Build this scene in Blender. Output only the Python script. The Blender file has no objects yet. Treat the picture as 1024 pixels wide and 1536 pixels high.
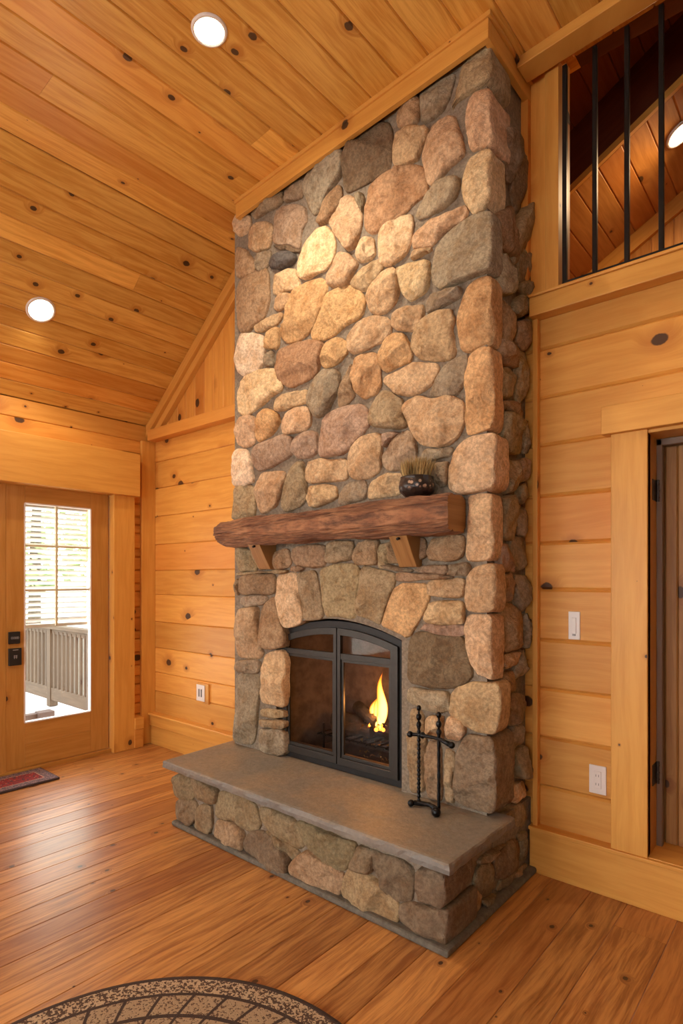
import bpy, bmesh, math, random
from mathutils import Vector, Matrix, noise
R = math.radians
rnd = random.Random(7)
C = bpy.context.scene.collection
sc = bpy.context.scene

# ---------------------------------------------------------------- camera
F = 870.0; HY = 868.0; CH = 1.4; YAW = R(40.6)
cam_d = bpy.data.cameras.new('camera'); cam = bpy.data.objects.new('camera', cam_d); C.objects.link(cam)
cam.location = (0, 0, CH); cam.rotation_euler = (R(90), 0, YAW)
cam_d.sensor_fit = 'HORIZONTAL'; cam_d.sensor_width = 36; cam_d.lens = F / 1024 * 36
cam_d.shift_y = (HY - 768) / 1024.0
cam_d.clip_start = .02; cam_d.clip_end = 200
sc.camera = cam
AX = Vector((-math.sin(YAW), math.cos(YAW), 0)); RX = Vector((math.cos(YAW), math.sin(YAW), 0))
def ray(px, py): return AX + RX * ((px - 512) / F) + Vector((0, 0, (HY - py) / F))
def atY(px, py, Y):
    d = ray(px, py); return Vector((0, 0, CH)) + d * (Y / d.y)
def atX(px, py, X):
    d = ray(px, py); return Vector((0, 0, CH)) + d * (X / d.x)

# ---------------------------------------------------------------- mesh builder
class MB:
    def __init__(s): s.v = []; s.f = []; s.uv = []; s.t = []; s.mi = []
    def add(s, vs, fs, uvs=None, tint=(1, 1, 1), mi=0):
        b = len(s.v); s.v += [tuple(p) for p in vs]
        for k, f in enumerate(fs):
            s.f.append([b + i for i in f]); s.t.append(tint); s.mi.append(mi)
            s.uv.append([uvs[i] for i in f] if uvs and not isinstance(uvs[0], list) else (uvs[k] if uvs else [(0, 0)] * len(f)))
    def box(s, lo, hi, grain=None, tint=None, mi=0):
        lo = Vector(lo); hi = Vector(hi); d = hi - lo
        if grain is None: grain = max(range(3), key=lambda i: d[i])
        if tint is None: tint = (rnd.random(), rnd.random(), rnd.random())
        vs = [(x, y, z) for x in (lo.x, hi.x) for y in (lo.y, hi.y) for z in (lo.z, hi.z)]
        fs = [(0, 1, 3, 2), (4, 6, 7, 5), (0, 4, 5, 1), (2, 3, 7, 6), (0, 2, 6, 4), (1, 5, 7, 3)]
        ou, ov = rnd.uniform(0, 40), rnd.uniform(0, 40)
        o = [i for i in range(3) if i != grain]; uvs = []
        for f in fs:
            q = [vs[i] for i in f]
            n = (Vector(q[1]) - Vector(q[0])).cross(Vector(q[2]) - Vector(q[0])); na = max(range(3), key=lambda i: abs(n[i]))
            if na == grain: uvs.append([(ou + p[o[0]] * .3, ov + p[o[1]]) for p in q])
            else:
                a = [i for i in o if i != na][0]
                uvs.append([(ou + p[grain], ov + p[a] + (na == o[0]) * 3) for p in q])
        s.add(vs, fs, uvs, tint, mi)
    def plank(s, O, U, V, N, L, w, t=.02, c=.007, tint=None):
        """a board of length L along U, width w along V, its face at O, chamfered long edges"""
        O, U, V, N = map(Vector, (O, U, V, N))
        if tint is None: tint = (rnd.random(), rnd.random(), rnd.random())
        pr = [(0, -t), (0, -c), (c, 0), (w - c, 0), (w, -c), (w, -t)]
        vs = [O + U * l + V * a + N * b for l in (0, L) for a, b in pr]
        ou, ov = rnd.uniform(0, 40), rnd.uniform(0, 40)
        cu = [0, c, c * 2, w, w + c, w + 2 * c]
        uv = [(ou + l, ov + cu[i]) for l in (0, L) for i in range(6)]
        fs = [(i, i + 1, i + 7, i + 6) for i in range(5)] + [(5, 4, 3, 2, 1, 0), (6, 7, 8, 9, 10, 11), (0, 6, 11, 5)]
        if U.cross(V).dot(N) > 0: fs = [f[::-1] for f in fs]
        s.add(vs, fs, uv, tint)
    def prism(s, pts, fr, a, b, tint=None, mi=0, guv=None):
        """pts: 2-D outline mapped by fr(p, depth) -> 3-D, from depth a to b"""
        n = len(pts)
        if tint is None: tint = (rnd.random(), rnd.random(), rnd.random())
        vs = [fr(p, a) for p in pts] + [fr(p, b) for p in pts]
        fs = [tuple(range(n))[::-1], tuple(range(n, 2 * n))] + [(i, (i + 1) % n, n + (i + 1) % n, n + i) for i in range(n)]
        ou, ov = rnd.uniform(0, 40), rnd.uniform(0, 40)
        g = guv or (lambda p, d: (ou + p[0], ov + p[1] + d))
        uv = [g(p, a) for p in pts] + [g(p, b) for p in pts]
        s.add(vs, fs, uv, tint, mi)
    def ring(s, outer, inner, fr, a, b, tint=(1, 1, 1)):
        n = len(outer)
        vs = [fr(p, d) for d in (a, b) for p in outer] + [fr(p, d) for d in (a, b) for p in inner]
        fs = []
        for i in range(n):
            j = (i + 1) % n
            fs += [(i, j, n + j, n + i), (2 * n + j, 2 * n + i, 3 * n + i, 3 * n + j), (j, i, 2 * n + i, 2 * n + j), (n + i, n + j, 3 * n + j, 3 * n + i)]
        s.add(vs, fs, None, tint)
    def tube(s, pts, r, n=10, tint=(1, 1, 1), cap=True, mi=0):
        pts = [Vector(p) for p in pts]; m = len(pts); rs = r if isinstance(r, (list, tuple)) else [r] * m
        vs = []; uv = []; up = Vector((0, 0, 1)); L = 0
        for i, p in enumerate(pts):
            d = (pts[min(i + 1, m - 1)] - pts[max(i - 1, 0)]).normalized()
            a = d.cross(up if abs(d.z) < .9 else Vector((1, 0, 0))).normalized(); b = d.cross(a)
            if i: L += (p - pts[i - 1]).length
            for k in range(n):
                th = 2 * math.pi * k / n
                vs.append(p + (a * math.cos(th) + b * math.sin(th)) * rs[i]); uv.append((L, th * rs[i]))
        fs = [(i * n + k, i * n + (k + 1) % n, (i + 1) * n + (k + 1) % n, (i + 1) * n + k) for i in range(m - 1) for k in range(n)]
        if cap: fs += [tuple(range(n))[::-1], tuple(range((m - 1) * n, m * n))]
        s.add(vs, fs, uv, tint, mi)
    def lathe(s, prof, c, n=32, tint=(1, 1, 1), M=None, mi=0):
        c = Vector(c); vs = []
        for r_, z in prof:
            for k in range(n):
                th = 2 * math.pi * k / n; p = Vector((r_ * math.cos(th), r_ * math.sin(th), z))
                vs.append(c + (M @ p if M else p))
        m = len(prof)
        fs = [(i * n + k, i * n + (k + 1) % n, (i + 1) * n + (k + 1) % n, (i + 1) * n + k) for i in range(m - 1) for k in range(n)]
        fs += [tuple(range(n))[::-1], tuple(range((m - 1) * n, m * n))]
        s.add(vs, fs, None, tint, mi)
    def ball(s, c, r, tint=(1, 1, 1), mi=0, sq=(1, 1, 1)):
        n = 12; prof = [(math.sin(math.pi * i / 8) * r + 1e-5, -math.cos(math.pi * i / 8) * r) for i in range(9)]
        s.lathe(prof, c, n, tint, Matrix.Diagonal(sq), mi)
    def build(s, name, mats, parent=None, bevel=0, smooth=False, seg=2, fix=True):
        me = bpy.data.meshes.new(name); me.from_pydata(s.v, [], s.f)
        if not isinstance(mats, (list, tuple)): mats = [mats]
        for m in mats: me.materials.append(m)
        me.uv_layers.new(name='UVMap'); me.color_attributes.new('tint', 'FLOAT_COLOR', 'CORNER')
        fu = []; fc = []
        for k, f in enumerate(s.f):
            for q in range(len(f)):
                fu += [s.uv[k][q][0], s.uv[k][q][1]]; fc += [*s.t[k], 1.]
        me.uv_layers['UVMap'].data.foreach_set('uv', fu); me.color_attributes['tint'].data.foreach_set('color', fc)
        for k, p in enumerate(me.polygons): p.material_index = s.mi[k]; p.use_smooth = smooth
        if fix:
            bm = bmesh.new(); bm.from_mesh(me); bmesh.ops.recalc_face_normals(bm, faces=bm.faces[:]); bm.to_mesh(me); bm.free()
        o = bpy.data.objects.new(name, me); C.objects.link(o)
        if parent:
            o.parent = parent; o.location = -parent.location if parent.rotation_euler.z == 0 else (0, 0, 0)
        if bevel:
            b = o.modifiers.new('bevel', 'BEVEL'); b.width = bevel; b.segments = seg; b.limit_method = 'ANGLE'; b.angle_limit = R(40)
        return o
def thing(name, label, cat, loc=(0, 0, 0), group=None):
    o = bpy.data.objects.new(name, None); C.objects.link(o); o.location = loc; o.empty_display_size = .1
    o['label'] = label; o['category'] = cat
    if group: o['group'] = group
    return o
def tag(o, label, cat, group=None):
    o['label'] = label; o['category'] = cat
    if group: o['group'] = group
    return o
def struct(o, label=None, cat=None):
    o['kind'] = 'structure'
    if label: o['label'] = label
    if cat: o['category'] = cat
    return o

# ---------------------------------------------------------------- materials
class NT:
    def __init__(s, name):
        s.m = bpy.data.materials.new(name); s.m.use_nodes = True; s.n = s.m.node_tree.nodes; s.l = s.m.node_tree.links
        s.b = s.n['Principled BSDF']; s.out = s.n['Material Output']
    def put(s, sock, val):
        if isinstance(val, bpy.types.NodeSocket): s.l.new(val, sock)
        elif val is not None:
            sock.default_value = (*val, 1) if isinstance(val, (tuple, list)) and len(val) == 3 and sock.type == 'RGBA' else val
    def math(s, op, a, b=None, c=None, clamp=False):
        n = s.n.new('ShaderNodeMath'); n.operation = op; n.use_clamp = clamp
        for i, x in enumerate((a, b, c)): s.put(n.inputs[i], x)
        return n.outputs[0]
    def step(s, x, a, b, lo=0., hi=1.):
        n = s.n.new('ShaderNodeMapRange'); n.interpolation_type = 'SMOOTHSTEP'
        for i, v in enumerate((x, a, b, lo, hi)): s.put(n.inputs[i], v)
        return n.outputs[0]
    def mix(s, f, a, b, mode='MIX'):
        n = s.n.new('ShaderNodeMix'); n.data_type = 'RGBA'; n.blend_type = mode
        s.put(n.inputs[0], f); s.put(n.inputs[6], a); s.put(n.inputs[7], b); return n.outputs[2]
    def xyz(s, x=None, y=None, z=None):
        n = s.n.new('ShaderNodeCombineXYZ')
        for i, v in enumerate((x, y, z)): s.put(n.inputs[i], v)
        return n.outputs[0]
    def sep(s, v):
        n = s.n.new('ShaderNodeSeparateXYZ'); s.l.new(v, n.inputs[0]); return n.outputs
    def uv(s): n = s.n.new('ShaderNodeUVMap'); n.uv_map = 'UVMap'; return n.outputs[0]
    def obj(s): return s.n.new('ShaderNodeTexCoord').outputs['Object']
    def tint(s): n = s.n.new('ShaderNodeAttribute'); n.attribute_name = 'tint'; return n.outputs['Color']
    def noise(s, v, scale, detail=3, rough=.55, dist=0):
        n = s.n.new('ShaderNodeTexNoise'); s.l.new(v, n.inputs['Vector']); n.inputs['Scale'].default_value = scale
        n.inputs['Detail'].default_value = detail; n.inputs['Roughness'].default_value = rough; n.inputs['Distortion'].default_value = dist
        return n.outputs['Fac']
    def voro(s, v, scale, feat='F1', dim='3D'):
        n = s.n.new('ShaderNodeTexVoronoi'); n.voronoi_dimensions = dim; n.feature = feat; s.l.new(v, n.inputs['Vector'])
        n.inputs['Scale'].default_value = scale; return n.outputs
    def bump(s, h, strength=.3, dist=.01):
        n = s.n.new('ShaderNodeBump'); n.inputs['Strength'].default_value = strength; n.inputs['Distance'].default_value = dist
        s.l.new(h, n.inputs['Height']); s.l.new(n.outputs[0], s.b.inputs['Normal'])
    def col(s, c): s.put(s.b.inputs['Base Color'], c)
    def set(s, **k):
        for a, v in k.items(): s.put(s.b.inputs[a.replace('_', ' ')], v)

def wood(name, A, B, rough=.35, ks=5.0, kamt=.55, grain=1.0, bump=.15, coat=0., spread=.35, dark=(.05, .022, .01), kr=.1):
    t = NT(name); u, v, _ = t.sep(t.uv()); tr, tg, tb = t.sep(t.tint())
    vo = t.voro(t.xyz(t.math('MULTIPLY', u, .75), v, 0.), ks, 'F1', '2D')
    cr, cg, cb = t.sep(vo['Color'])
    wob = t.noise(t.xyz(u, v, 3.), 45, 2)
    d = t.math('ADD', vo['Distance'], t.math('MULTIPLY', t.math('SUBTRACT', wob, .5), .035))
    rad = t.step(cr, kamt, 1.0, 0.0, kr)
    kn = t.math('SUBTRACT', 1., t.step(d, t.math('MULTIPLY', rad, .8), t.math('ADD', rad, .004)))
    kn = t.math('MULTIPLY', kn, t.math('GREATER_THAN', cr, kamt))
    halo = t.math('SUBTRACT', 1., t.step(d, rad, t.math('MULTIPLY', rad, 3.4)))
    halo = t.math('MULTIPLY', halo, t.math('GREATER_THAN', cr, kamt))
    warp = t.math('MULTIPLY', halo, .05)
    low = t.noise(t.xyz(u, t.math('MULTIPLY', v, 3.), 0.), 1.6, 2)
    vv = t.math('ADD', t.math('ADD', v, warp), t.math('MULTIPLY', low, .07))
    g1 = t.noise(t.xyz(t.math('MULTIPLY', u, .7), t.math('MULTIPLY', vv, 9.), tr), 4.5 * grain, 4, .6)
    g2 = t.noise(t.xyz(t.math('MULTIPLY', u, 2.), t.math('MULTIPLY', vv, 70.), tg), 3., 3, .6)
    mixv = t.math('ADD', t.math('MULTIPLY', g1, .75), t.math('MULTIPLY', g2, .25))
    f = t.math('ADD', t.step(mixv, .33, .68), t.math('MULTIPLY', t.math('SUBTRACT', tr, .5), .35), clamp=True)
    c = t.mix(f, A, B)
    val = t.math('ADD', 1. - spread / 2, t.math('MULTIPLY', tg, spread))
    c = t.mix(1., c, t.xyz(val, val, val), 'MULTIPLY')
    c = t.mix(t.math('MULTIPLY', t.math('GREATER_THAN', tb, .85), .3), c, tuple(x * y for x, y in zip(B, (1.0, .62, .45))))
    c = t.mix(t.math('MULTIPLY', halo, .5), c, (B[0] * .62, B[1] * .42, B[2] * .3))
    c = t.mix(t.math('MULTIPLY', kn, .95), c, dark)
    t.col(c); t.set(Roughness=rough, Coat_Weight=coat, Coat_Roughness=.28)
    t.b.inputs['Specular IOR Level'].default_value = .35
    t.bump(t.math('SUBTRACT', mixv, kn), bump, .004)
    return t.m

M = {}
M['ceil'] = wood('ceiling_pine', (.76, .43, .10), (.56, .25, .038), .38, 5.2, .62, 1.0, .12, .1, .35)
M['wall'] = wood('wall_pine', (.71, .345, .072), (.61, .262, .045), .50, 3.8, .32, .8, .1, .05, .30, kr=.11)
M['trim'] = wood('trim_pine', (.67, .335, .070), (.58, .265, .048), .48, 3.6, .45, .8, .08, .08, .16, kr=.07)
M['floor'] = wood('floor_pine', (.55, .26, .074), (.25, .088, .02), .42, 6.0, .62, 1.3, .08, .35, .32, kr=.06)
M['doorw'] = wood('door_fir', (.52, .25, .06), (.42, .185, .035), .38, 2.6, .75, .7, .06, .1, .12, kr=.05)
M['plankdoor'] = wood('knotty_door', (.40, .19, .055), (.26, .11, .028), .5, 4.6, .35, .8, .1, .0, .2)
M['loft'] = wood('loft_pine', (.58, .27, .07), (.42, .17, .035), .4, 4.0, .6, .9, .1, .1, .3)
M['loftdark'] = wood('loft_deep_shade_pine', (.13, .035, .014), (.09, .022, .01), .4, 4.0, .75, .9, .1, .1, .2)  # loft pine with the rafter band's shade put into its colour
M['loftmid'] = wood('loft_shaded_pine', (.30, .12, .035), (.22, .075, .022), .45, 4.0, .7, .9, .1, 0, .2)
M['mantel'] = wood('hewn_mantel', (.40, .18, .075), (.12, .042, .018), .75, 3.0, .6, 3.2, 1.0, 0, .1)
M['bracket'] = wood('bracket_wood', (.36, .18, .06), (.24, .105, .032), .5, 4.0, .8, 1.0, .2, 0, .1)
M['deck'] = wood('deck_wood', (.13, .085, .05), (.09, .058, .034), .7, 3.0, .8, 1., .1, 0, .2)

def mantel_mat():
    t = NT('hewn_mantel'); u, v, _ = t.sep(t.uv())
    a = t.noise(t.xyz(t.math('MULTIPLY', u, 2.5), t.math('MULTIPLY', v, 34.), 0.), 2.2, 6, .7, .3)
    c_ = t.noise(t.xyz(t.math('MULTIPLY', u, 9.), t.math('MULTIPLY', v, 150.), 2.), 1.5, 3, .7)
    lo = t.noise(t.xyz(u, v, 0.), 5, 3)
    m = t.math('ADD', t.math('MULTIPLY', a, .7), t.math('MULTIPLY', c_, .3))
    c = t.mix(t.step(m, .36, .60), (.085, .032, .014), t.mix(t.step(lo, .4, .6), (.36, .165, .075), (.25, .10, .042)))
    t.col(c); t.set(Roughness=.75); t.bump(m, 1., .012); return t.m
M['mantel'] = mantel_mat()
def stone_mat():
    t = NT('field_stone'); o = t.obj(); c = t.tint()
    n1 = t.noise(o, 12, 5, .65, .8); n2 = t.noise(o, 60, 4, .7); n3 = t.noise(o, 190, 2, .6)
    c2 = t.mix(t.step(n1, .35, .7), c, t.mix(1., c, (.82, .70, .58), 'MULTIPLY'))
    c2 = t.mix(t.math('MULTIPLY', t.step(n1, .55, .3), .35), c2, t.mix(1., c, (1.25, 1.18, 1.05), 'MULTIPLY'))
    sp = t.step(n2, .33, .67, .72, 1.18)
    c2 = t.mix(1., c2, t.xyz(sp, sp, sp), 'MULTIPLY')
    sp2 = t.step(n3, .35, .65, .94, 1.05)
    c2 = t.mix(1., c2, t.xyz(sp2, sp2, sp2), 'MULTIPLY')
    t.col(c2); t.set(Roughness=.8); t.b.inputs['Specular IOR Level'].default_value = .25
    h = t.math('ADD', t.math('MULTIPLY', n1, 1.2), t.math('ADD', t.math('MULTIPLY', n2, .6), t.math('MULTIPLY', n3, .2)))
    t.bump(h, .8, .014); return t.m
M['stone'] = stone_mat()
def simple(name, col, rough=.5, metal=0., nz=0, nb=0, scale=30, spec=.5):
    t = NT(name); o = t.obj()
    if nz:
        n = t.noise(o, scale, 4, .65); v = t.step(n, .3, .7, 1 - nz, 1 + nz)
        t.col(t.mix(1., col, t.xyz(v, v, v), 'MULTIPLY'))
        if nb: t.bump(n, nb, .01)
    else: t.col(col)
    t.set(Roughness=rough, Metallic=metal); t.b.inputs['Specular IOR Level'].default_value = spec
    return t.m
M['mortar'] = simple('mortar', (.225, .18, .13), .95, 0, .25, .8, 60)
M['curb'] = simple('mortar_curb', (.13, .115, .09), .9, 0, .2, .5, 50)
def slab_mat():
    t = NT('bluestone_slab'); o = t.obj()
    n1 = t.noise(o, 3.2, 4, .6, .6); n2 = t.noise(o, 45, 4, .7)
    c = t.mix(t.step(n1, .38, .62), (.205, .185, .155), (.265, .21, .15))
    v = t.step(n2, .3, .7, .82, 1.15); c = t.mix(1., c, t.xyz(v, v, v), 'MULTIPLY')
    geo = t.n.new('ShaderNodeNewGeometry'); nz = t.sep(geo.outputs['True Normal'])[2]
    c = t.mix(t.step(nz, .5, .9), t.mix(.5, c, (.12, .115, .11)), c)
    t.col(c); t.set(Roughness=.5); t.bump(t.math('ADD', n2, t.math('MULTIPLY', n1, 1.5)), .3, .008); return t.m
M['slab'] = slab_mat()
M['iron'] = simple('wrought_iron', (.012, .012, .013), .32, .7, .3, .3, 60)
M['blackmetal'] = simple('black_railing_metal', (.012, .012, .013), .4, .5)
M['insert'] = simple('charcoal_insert_paint', (.038, .035, .031), .42, .5, .1)
M['insertblk'] = simple('black_insert_paint', (.012, .011, .011), .5, .3)
M['firebox'] = simple('firebox_panel', (.135, .105, .095), .9, 0, .3, .4, 14)  # brown haze of the glass reflection put into the panel colour
M['log'] = simple('charred_log', (.03, .024, .02), .9, 0, .6, .9, 25)
M['white'] = simple('white_plastic', (.72, .66, .62), .35)
M['slot'] = simple('dark_slot', (.12, .10, .09), .5)
M['black'] = simple('black_plastic', (.012, .013, .016), .3)
M['grey'] = simple('grey_marks', (.35, .35, .36), .5)
M['hinge'] = simple('dark_bronze', (.06, .05, .045), .35, .8)
M['jamb'] = simple('painted_jamb', (.20, .125, .08), .5)
M['blind'] = simple('white_blind_slats', (.85, .85, .80), .5)
M['muntin'] = simple('cream_muntin', (.62, .55, .36), .5)
M['leaf'] = simple('pale_foliage', (.38, .45, .22), .8, 0, .4, .3, 3)
M['bark'] = simple('bark', (.12, .09, .06), .9, 0, .3, .5)
M['ground'] = simple('pale_ground', (.75, .76, .66), .9, 0, .2)
M['deckfloor'] = simple('sunlit_deck_floor', (.62, .60, .58), .6, 0, .05)
M['brass'] = simple('brassy_scraps', (.5, .33, .13), .3, .9)
M['plaster'] = simple('loft_back', (.3, .14, .04), .6)
def glass(name, tintc, rough, f0=.03, f1=.5):
    t = NT(name); g = t.n.new('ShaderNodeBsdfGlossy'); g.inputs['Roughness'].default_value = rough
    tr = t.n.new('ShaderNodeBsdfTransparent'); tr.inputs[0].default_value = (*tintc, 1)
    lw = t.n.new('ShaderNodeLayerWeight'); lw.inputs[0].default_value = .5
    f = t.math('ADD', f0, t.math('MULTIPLY', t.math('POWER', lw.outputs['Facing'], 4.), f1))
    m = t.n.new('ShaderNodeMixShader'); t.l.new(f, m.inputs[0]); t.l.new(tr.outputs[0], m.inputs[1]); t.l.new(g.outputs[0], m.inputs[2])
    t.l.new(m.outputs[0], t.out.inputs[0]); return t.m
M['glass'] = glass('clear_glass', (.96, .97, .96), .01)
M['fireglass'] = glass('smoked_fire_glass', (.82, .76, .72), .04, .012, .4)
def emit(name, col, s):
    t = NT(name); t.set(Emission_Color=(*col, 1), Emission_Strength=s); t.col(col); return t.m
M['lamp'] = emit('lamp_diffuser', (1, .86, .62), 14)
M['ember'] = emit('glowing_ember', (1, .30, .04), 3)
def flame_mat():
    t = NT('flame'); z = t.sep(t.uv())[1]
    lw = t.n.new('ShaderNodeLayerWeight'); lw.inputs[0].default_value = .5
    core = t.math('SUBTRACT', 1., lw.outputs['Facing'])
    c = t.mix(t.step(t.math('MULTIPLY', core, t.math('SUBTRACT', 1.15, z)), .25, .8), (1, .20, .012), (1, .55, .12))
    e = t.n.new('ShaderNodeEmission'); t.l.new(c, e.inputs[0]); t.put(e.inputs[1], t.step(core, .3, 1., .9, 5.))
    tr = t.n.new('ShaderNodeBsdfTransparent'); m = t.n.new('ShaderNodeMixShader')
    a = t.math('MULTIPLY', t.step(core, .1, .75), t.step(z, 1.0, .55))
    t.l.new(a, m.inputs[0]); t.l.new(tr.outputs[0], m.inputs[1]); t.l.new(e.outputs[0], m.inputs[2]); t.l.new(m.outputs[0], t.out.inputs[0]); return t.m
M['flame'] = flame_mat()

# ---------------------------------------------------------------- room constants
XL, XR, YG, YB = -4.48, 3.0, 2.74, -3.0
def ceil_z(x): return 3.71 + .055 * (x + 2.8)
XC = -3.231; ZC = ceil_z(XC); ZP = 2.70
ex, ey, ez = Vector((1, 0, 0)), Vector((0, 1, 0)), Vector((0, 0, 1))

# floor: boards running towards the gable wall
b = MB(); x = -4.60
while x < XR:
    w = rnd.choice([.13, .15, .17, .19]); y = YB - rnd.uniform(0, 2.2)
    while y < YG:
        L = rnd.uniform(2.8, 4.6); y2 = min(y + L, YG + .1)
        b.plank((x, y, 0), ey, ex, ez, y2 - y - .001, w - .0012, .02, .0022); y = y2
    x += w
struct(b.build('floor', M['floor'], fix=False))

# ceiling: nearly flat part and the slope down to the door wall
b = MB(); sl = Vector((XC - XL, 0, ZC - ZP)); sL = sl.length; sl.normalize(); n = Vector((sl.z, 0, -sl.x))
k = 12
for i in range(k):
    y = YB - rnd.uniform(0, 2.5)
    while y < YG:
        L = rnd.uniform(2.4, 4.6); y2 = min(y + L, YG)
        b.plank(Vector((XL, y, ZP)) + sl * (i * sL / k), ey, sl, n, y2 - y - .001, sL / k - .001, .02, .006); y = y2
fl = Vector((1, 0, .055)).normalized(); nf = Vector((fl.z, 0, -fl.x)); i = 0
while XC + i * .165 < XR:
    y = YB - rnd.uniform(0, 2.5)
    while y < YG:
        L = rnd.uniform(2.4, 4.6); y2 = min(y + L, YG)
        b.plank(Vector((XC, y, ZC)) + fl * (i * .165), ey, fl, nf, y2 - y - .001, .164, .02, .006); y = y2
    i += 1
b.prism([(XL - .1, ZP + .02), (XC, ZC + .06), (XR + .1, ceil_z(XR) + .06), (XR + .1, ceil_z(XR) + .2), (XC, ZC + .25), (XL - .1, ZP + .2)],
        lambda p, d: (p[0], d, p[1]), YB - .1, 2.88)
struct(b.build('ceiling', M['ceil'], fix=False))

# gable wall, left of the chimney
def hplanks(b, x0, x1, zs, y, t=.03, c=.006, tints=None):
    for i, (a, d) in enumerate(zip(zs, zs[1:])):
        b.plank((x0, y, a), ex, ez, -ey, x1 - x0, d - a - .001, t, c)
b = MB()
hplanks(b, XL, -2.86, [.0, .25, .44, .60, .81, 1.032, 1.264, 1.47, 1.69, 1.93, 2.169, 2.395, 2.60], YG)
x = XL
while x < XC + .42:
    b.plank((x, YG, 2.58), ez, ex, -ey, 1.3, .118, .03, .006); x += .12
# right of the chimney, around the interior door and up to the loft opening
zr = [0, .21, .409, .644, .875, 1.107, 1.349, 1.57, 1.796, 2.04, 2.266, 2.50, 2.70]
DX0, DX1, DZ = -.625, .17, 2.04
for a, d in zip(zr, zr[1:]):
    if a < DZ - .01:
        b.plank((-1.20, YG, a), ex, ez, -ey, DX0 + 1.20, d - a - .001, .03, .010)
        b.plank((DX1, YG, a), ex, ez, -ey, XR - DX1, d - a - .001, .03, .010)
    else: b.plank((-1.20, YG, a), ex, ez, -ey, XR + 1.20, d - a - .001, .03, .010)
YK = YG + .012
b.box((-1.22, YK, 0), (DX0, YG + .1, 2.70), 2); b.box((DX1, YK, 0), (XR, YG + .1, 2.70), 2); b.box((-1.22, YK, DZ), (XR, YG + .1, 2.70), 0)
b.box((XL, YK, 0), (-1.2, YG + .1, 3.9), 2)
for x0, x1, yy in ((-1.20, -1.13, YG - .03), (-1.129, -1.05, YG), (-1.048, -.985, YG - .03)):
    b.box((x0, yy - .02, 2.68), (x1, YG + .1, 3.86), 2)
struct(b.build('wall_gable', M['wall'], bevel=0, fix=False))

# trims on the gable wall
def rakept(off): return None
b = MB(); tn = sl.z / sl.x
for o0, o1, yy in ((.0, .075, 2.665), (.07, .13, 2.695)):
    pts = [(XL, ZP - o1), (XC + .4, ZP + tn * (XC + .4 - XL) - o1), (XC + .4, ZP + tn * (XC + .4 - XL) - o0), (XL, ZP - o0)]
    pts = [(XL, ZP - o1 / sl.x), (XC, ZC - o1 / sl.x), (XC, ZC - o0 / sl.x), (XL, ZP - o0 / sl.x)]
    b.prism(pts, lambda p, d: (p[0], d, p[1]), yy, YG, guv=lambda p, d: (p[0] * 1.27, (p[1] - tn * p[0]) + d))
    b.prism([(XC, ZC - o1 * 1.2), (-2.8, 3.71 - o1 * 1.2), (-2.8, 3.71 - o0), (XC, ZC - o0)], lambda p, d: (p[0], d, p[1]), yy, YG)
struct(b.build('trim_1', M['trim'], bevel=.004))
b = MB(); b.box((XL + .04, 2.655, 2.565), (-2.88, YG, 2.655)); struct(b.build('trim_2', M['trim'], bevel=.005))
b = MB(); b.box((-1.115, 2.665, 2.64), (XR, YG, 2.728)); b.box((-1.115, 2.655, 2.728), (XR, YG + .1, 2.742)); struct(b.build('trim_3', M['trim'], bevel=.004))
b = MB(); b.box((-1.115, 2.705, .2), (-1.09, YG, 2.64), 2, (.1, .8, 0)); struct(b.build('trim_4', M['trim'], bevel=.003))
b = MB(); b.box((-1.125, 2.695, 0), (XR, YG, .205), 0, (.3, .9, 0)); b.box((-1.125, 2.68, .205), (XR, YG + .12, .222), 0, (.2, .9, 0))
struct(b.build('baseboard_right', M['trim'], bevel=.003))
b = MB(); b.box((XL + .04, 2.69, 0), (-2.88, YG, .155), 0); b.box((XL + .03, 2.68, .157), (-2.88, YG, .245), 0); b.box((XL + .02, 2.67, .245), (-2.88, YG, .262), 0, (0, 1, 0))
struct(b.build('baseboard_left', M['trim'], bevel=.004))

# ---------------------------------------------------------------- door wall (left)
b = MB()
for z0, z1 in ((2.42, 2.56), (2.56, 2.70)):
    b.plank((XL, YB, z0), ey, ez, ex, YG - YB, z1 - z0 - .001, .03, .006)
z = 0
while z < 2.4:
    h = rnd.choice([.07, .09, .11, .13]); b.plank((XL + .0, 2.45, z), ey, ez, ex, YG - 2.45, h - .001, .03, .012); z += h
zz = [0, .18, .36]
for a, d in zip(zz, zz[1:]): b.plank((XL, YB, a), ey, ez, ex, 1.30 - YB, d - a - .001, .03, .006)
for y0, y1 in ((YB, -2.7), (-.6, 1.14)):
    b.box((XL - .03, y0, .36), (XL, y1, 2.42), 2)
b.box((XL - .14, 2.34, 0), (XL - .03, YG + .1, 2.7), 2); b.box((XL - .14, YB, 2.08), (XL - .03, YG, 2.8), 1)
b.box((XL - .14, YB, 0), (XL - .03, 1.14, .36), 1); b.box((XL - .14, YB, .36), (XL - .03, -2.7, 2.1), 2)
struct(b.build('wall_left', M['wall'], fix=False))
b = MB(); b.box((XL - .03, YB, 2.074), (-4.36, 2.547, 2.425), 1, (.2, .6, 0)); struct(b.build('trim_5', M['trim'], bevel=.005))      # header over the door
b = MB(); b.box((XL - .1, 2.344, 0), (-4.41, 2.526, 2.074), 2, (.2, .7, 0)); struct(b.build('trim_6', M['trim'], bevel=.004))
b = MB(); b.box((XL, 2.612, .0), (-4.45, YG, 2.565), 2, (.1, .8, 0)); struct(b.build('trim_7', M['trim'], bevel=.005))           # corner post
b = MB(); b.box((XL, 2.52, 0), (-4.40, 2.60, .155), 1); b.box((XL, 2.52, .157), (-4.39, 2.60, .25), 1); struct(b.build('baseboard_door_side', M['trim'], bevel=.004))
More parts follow.
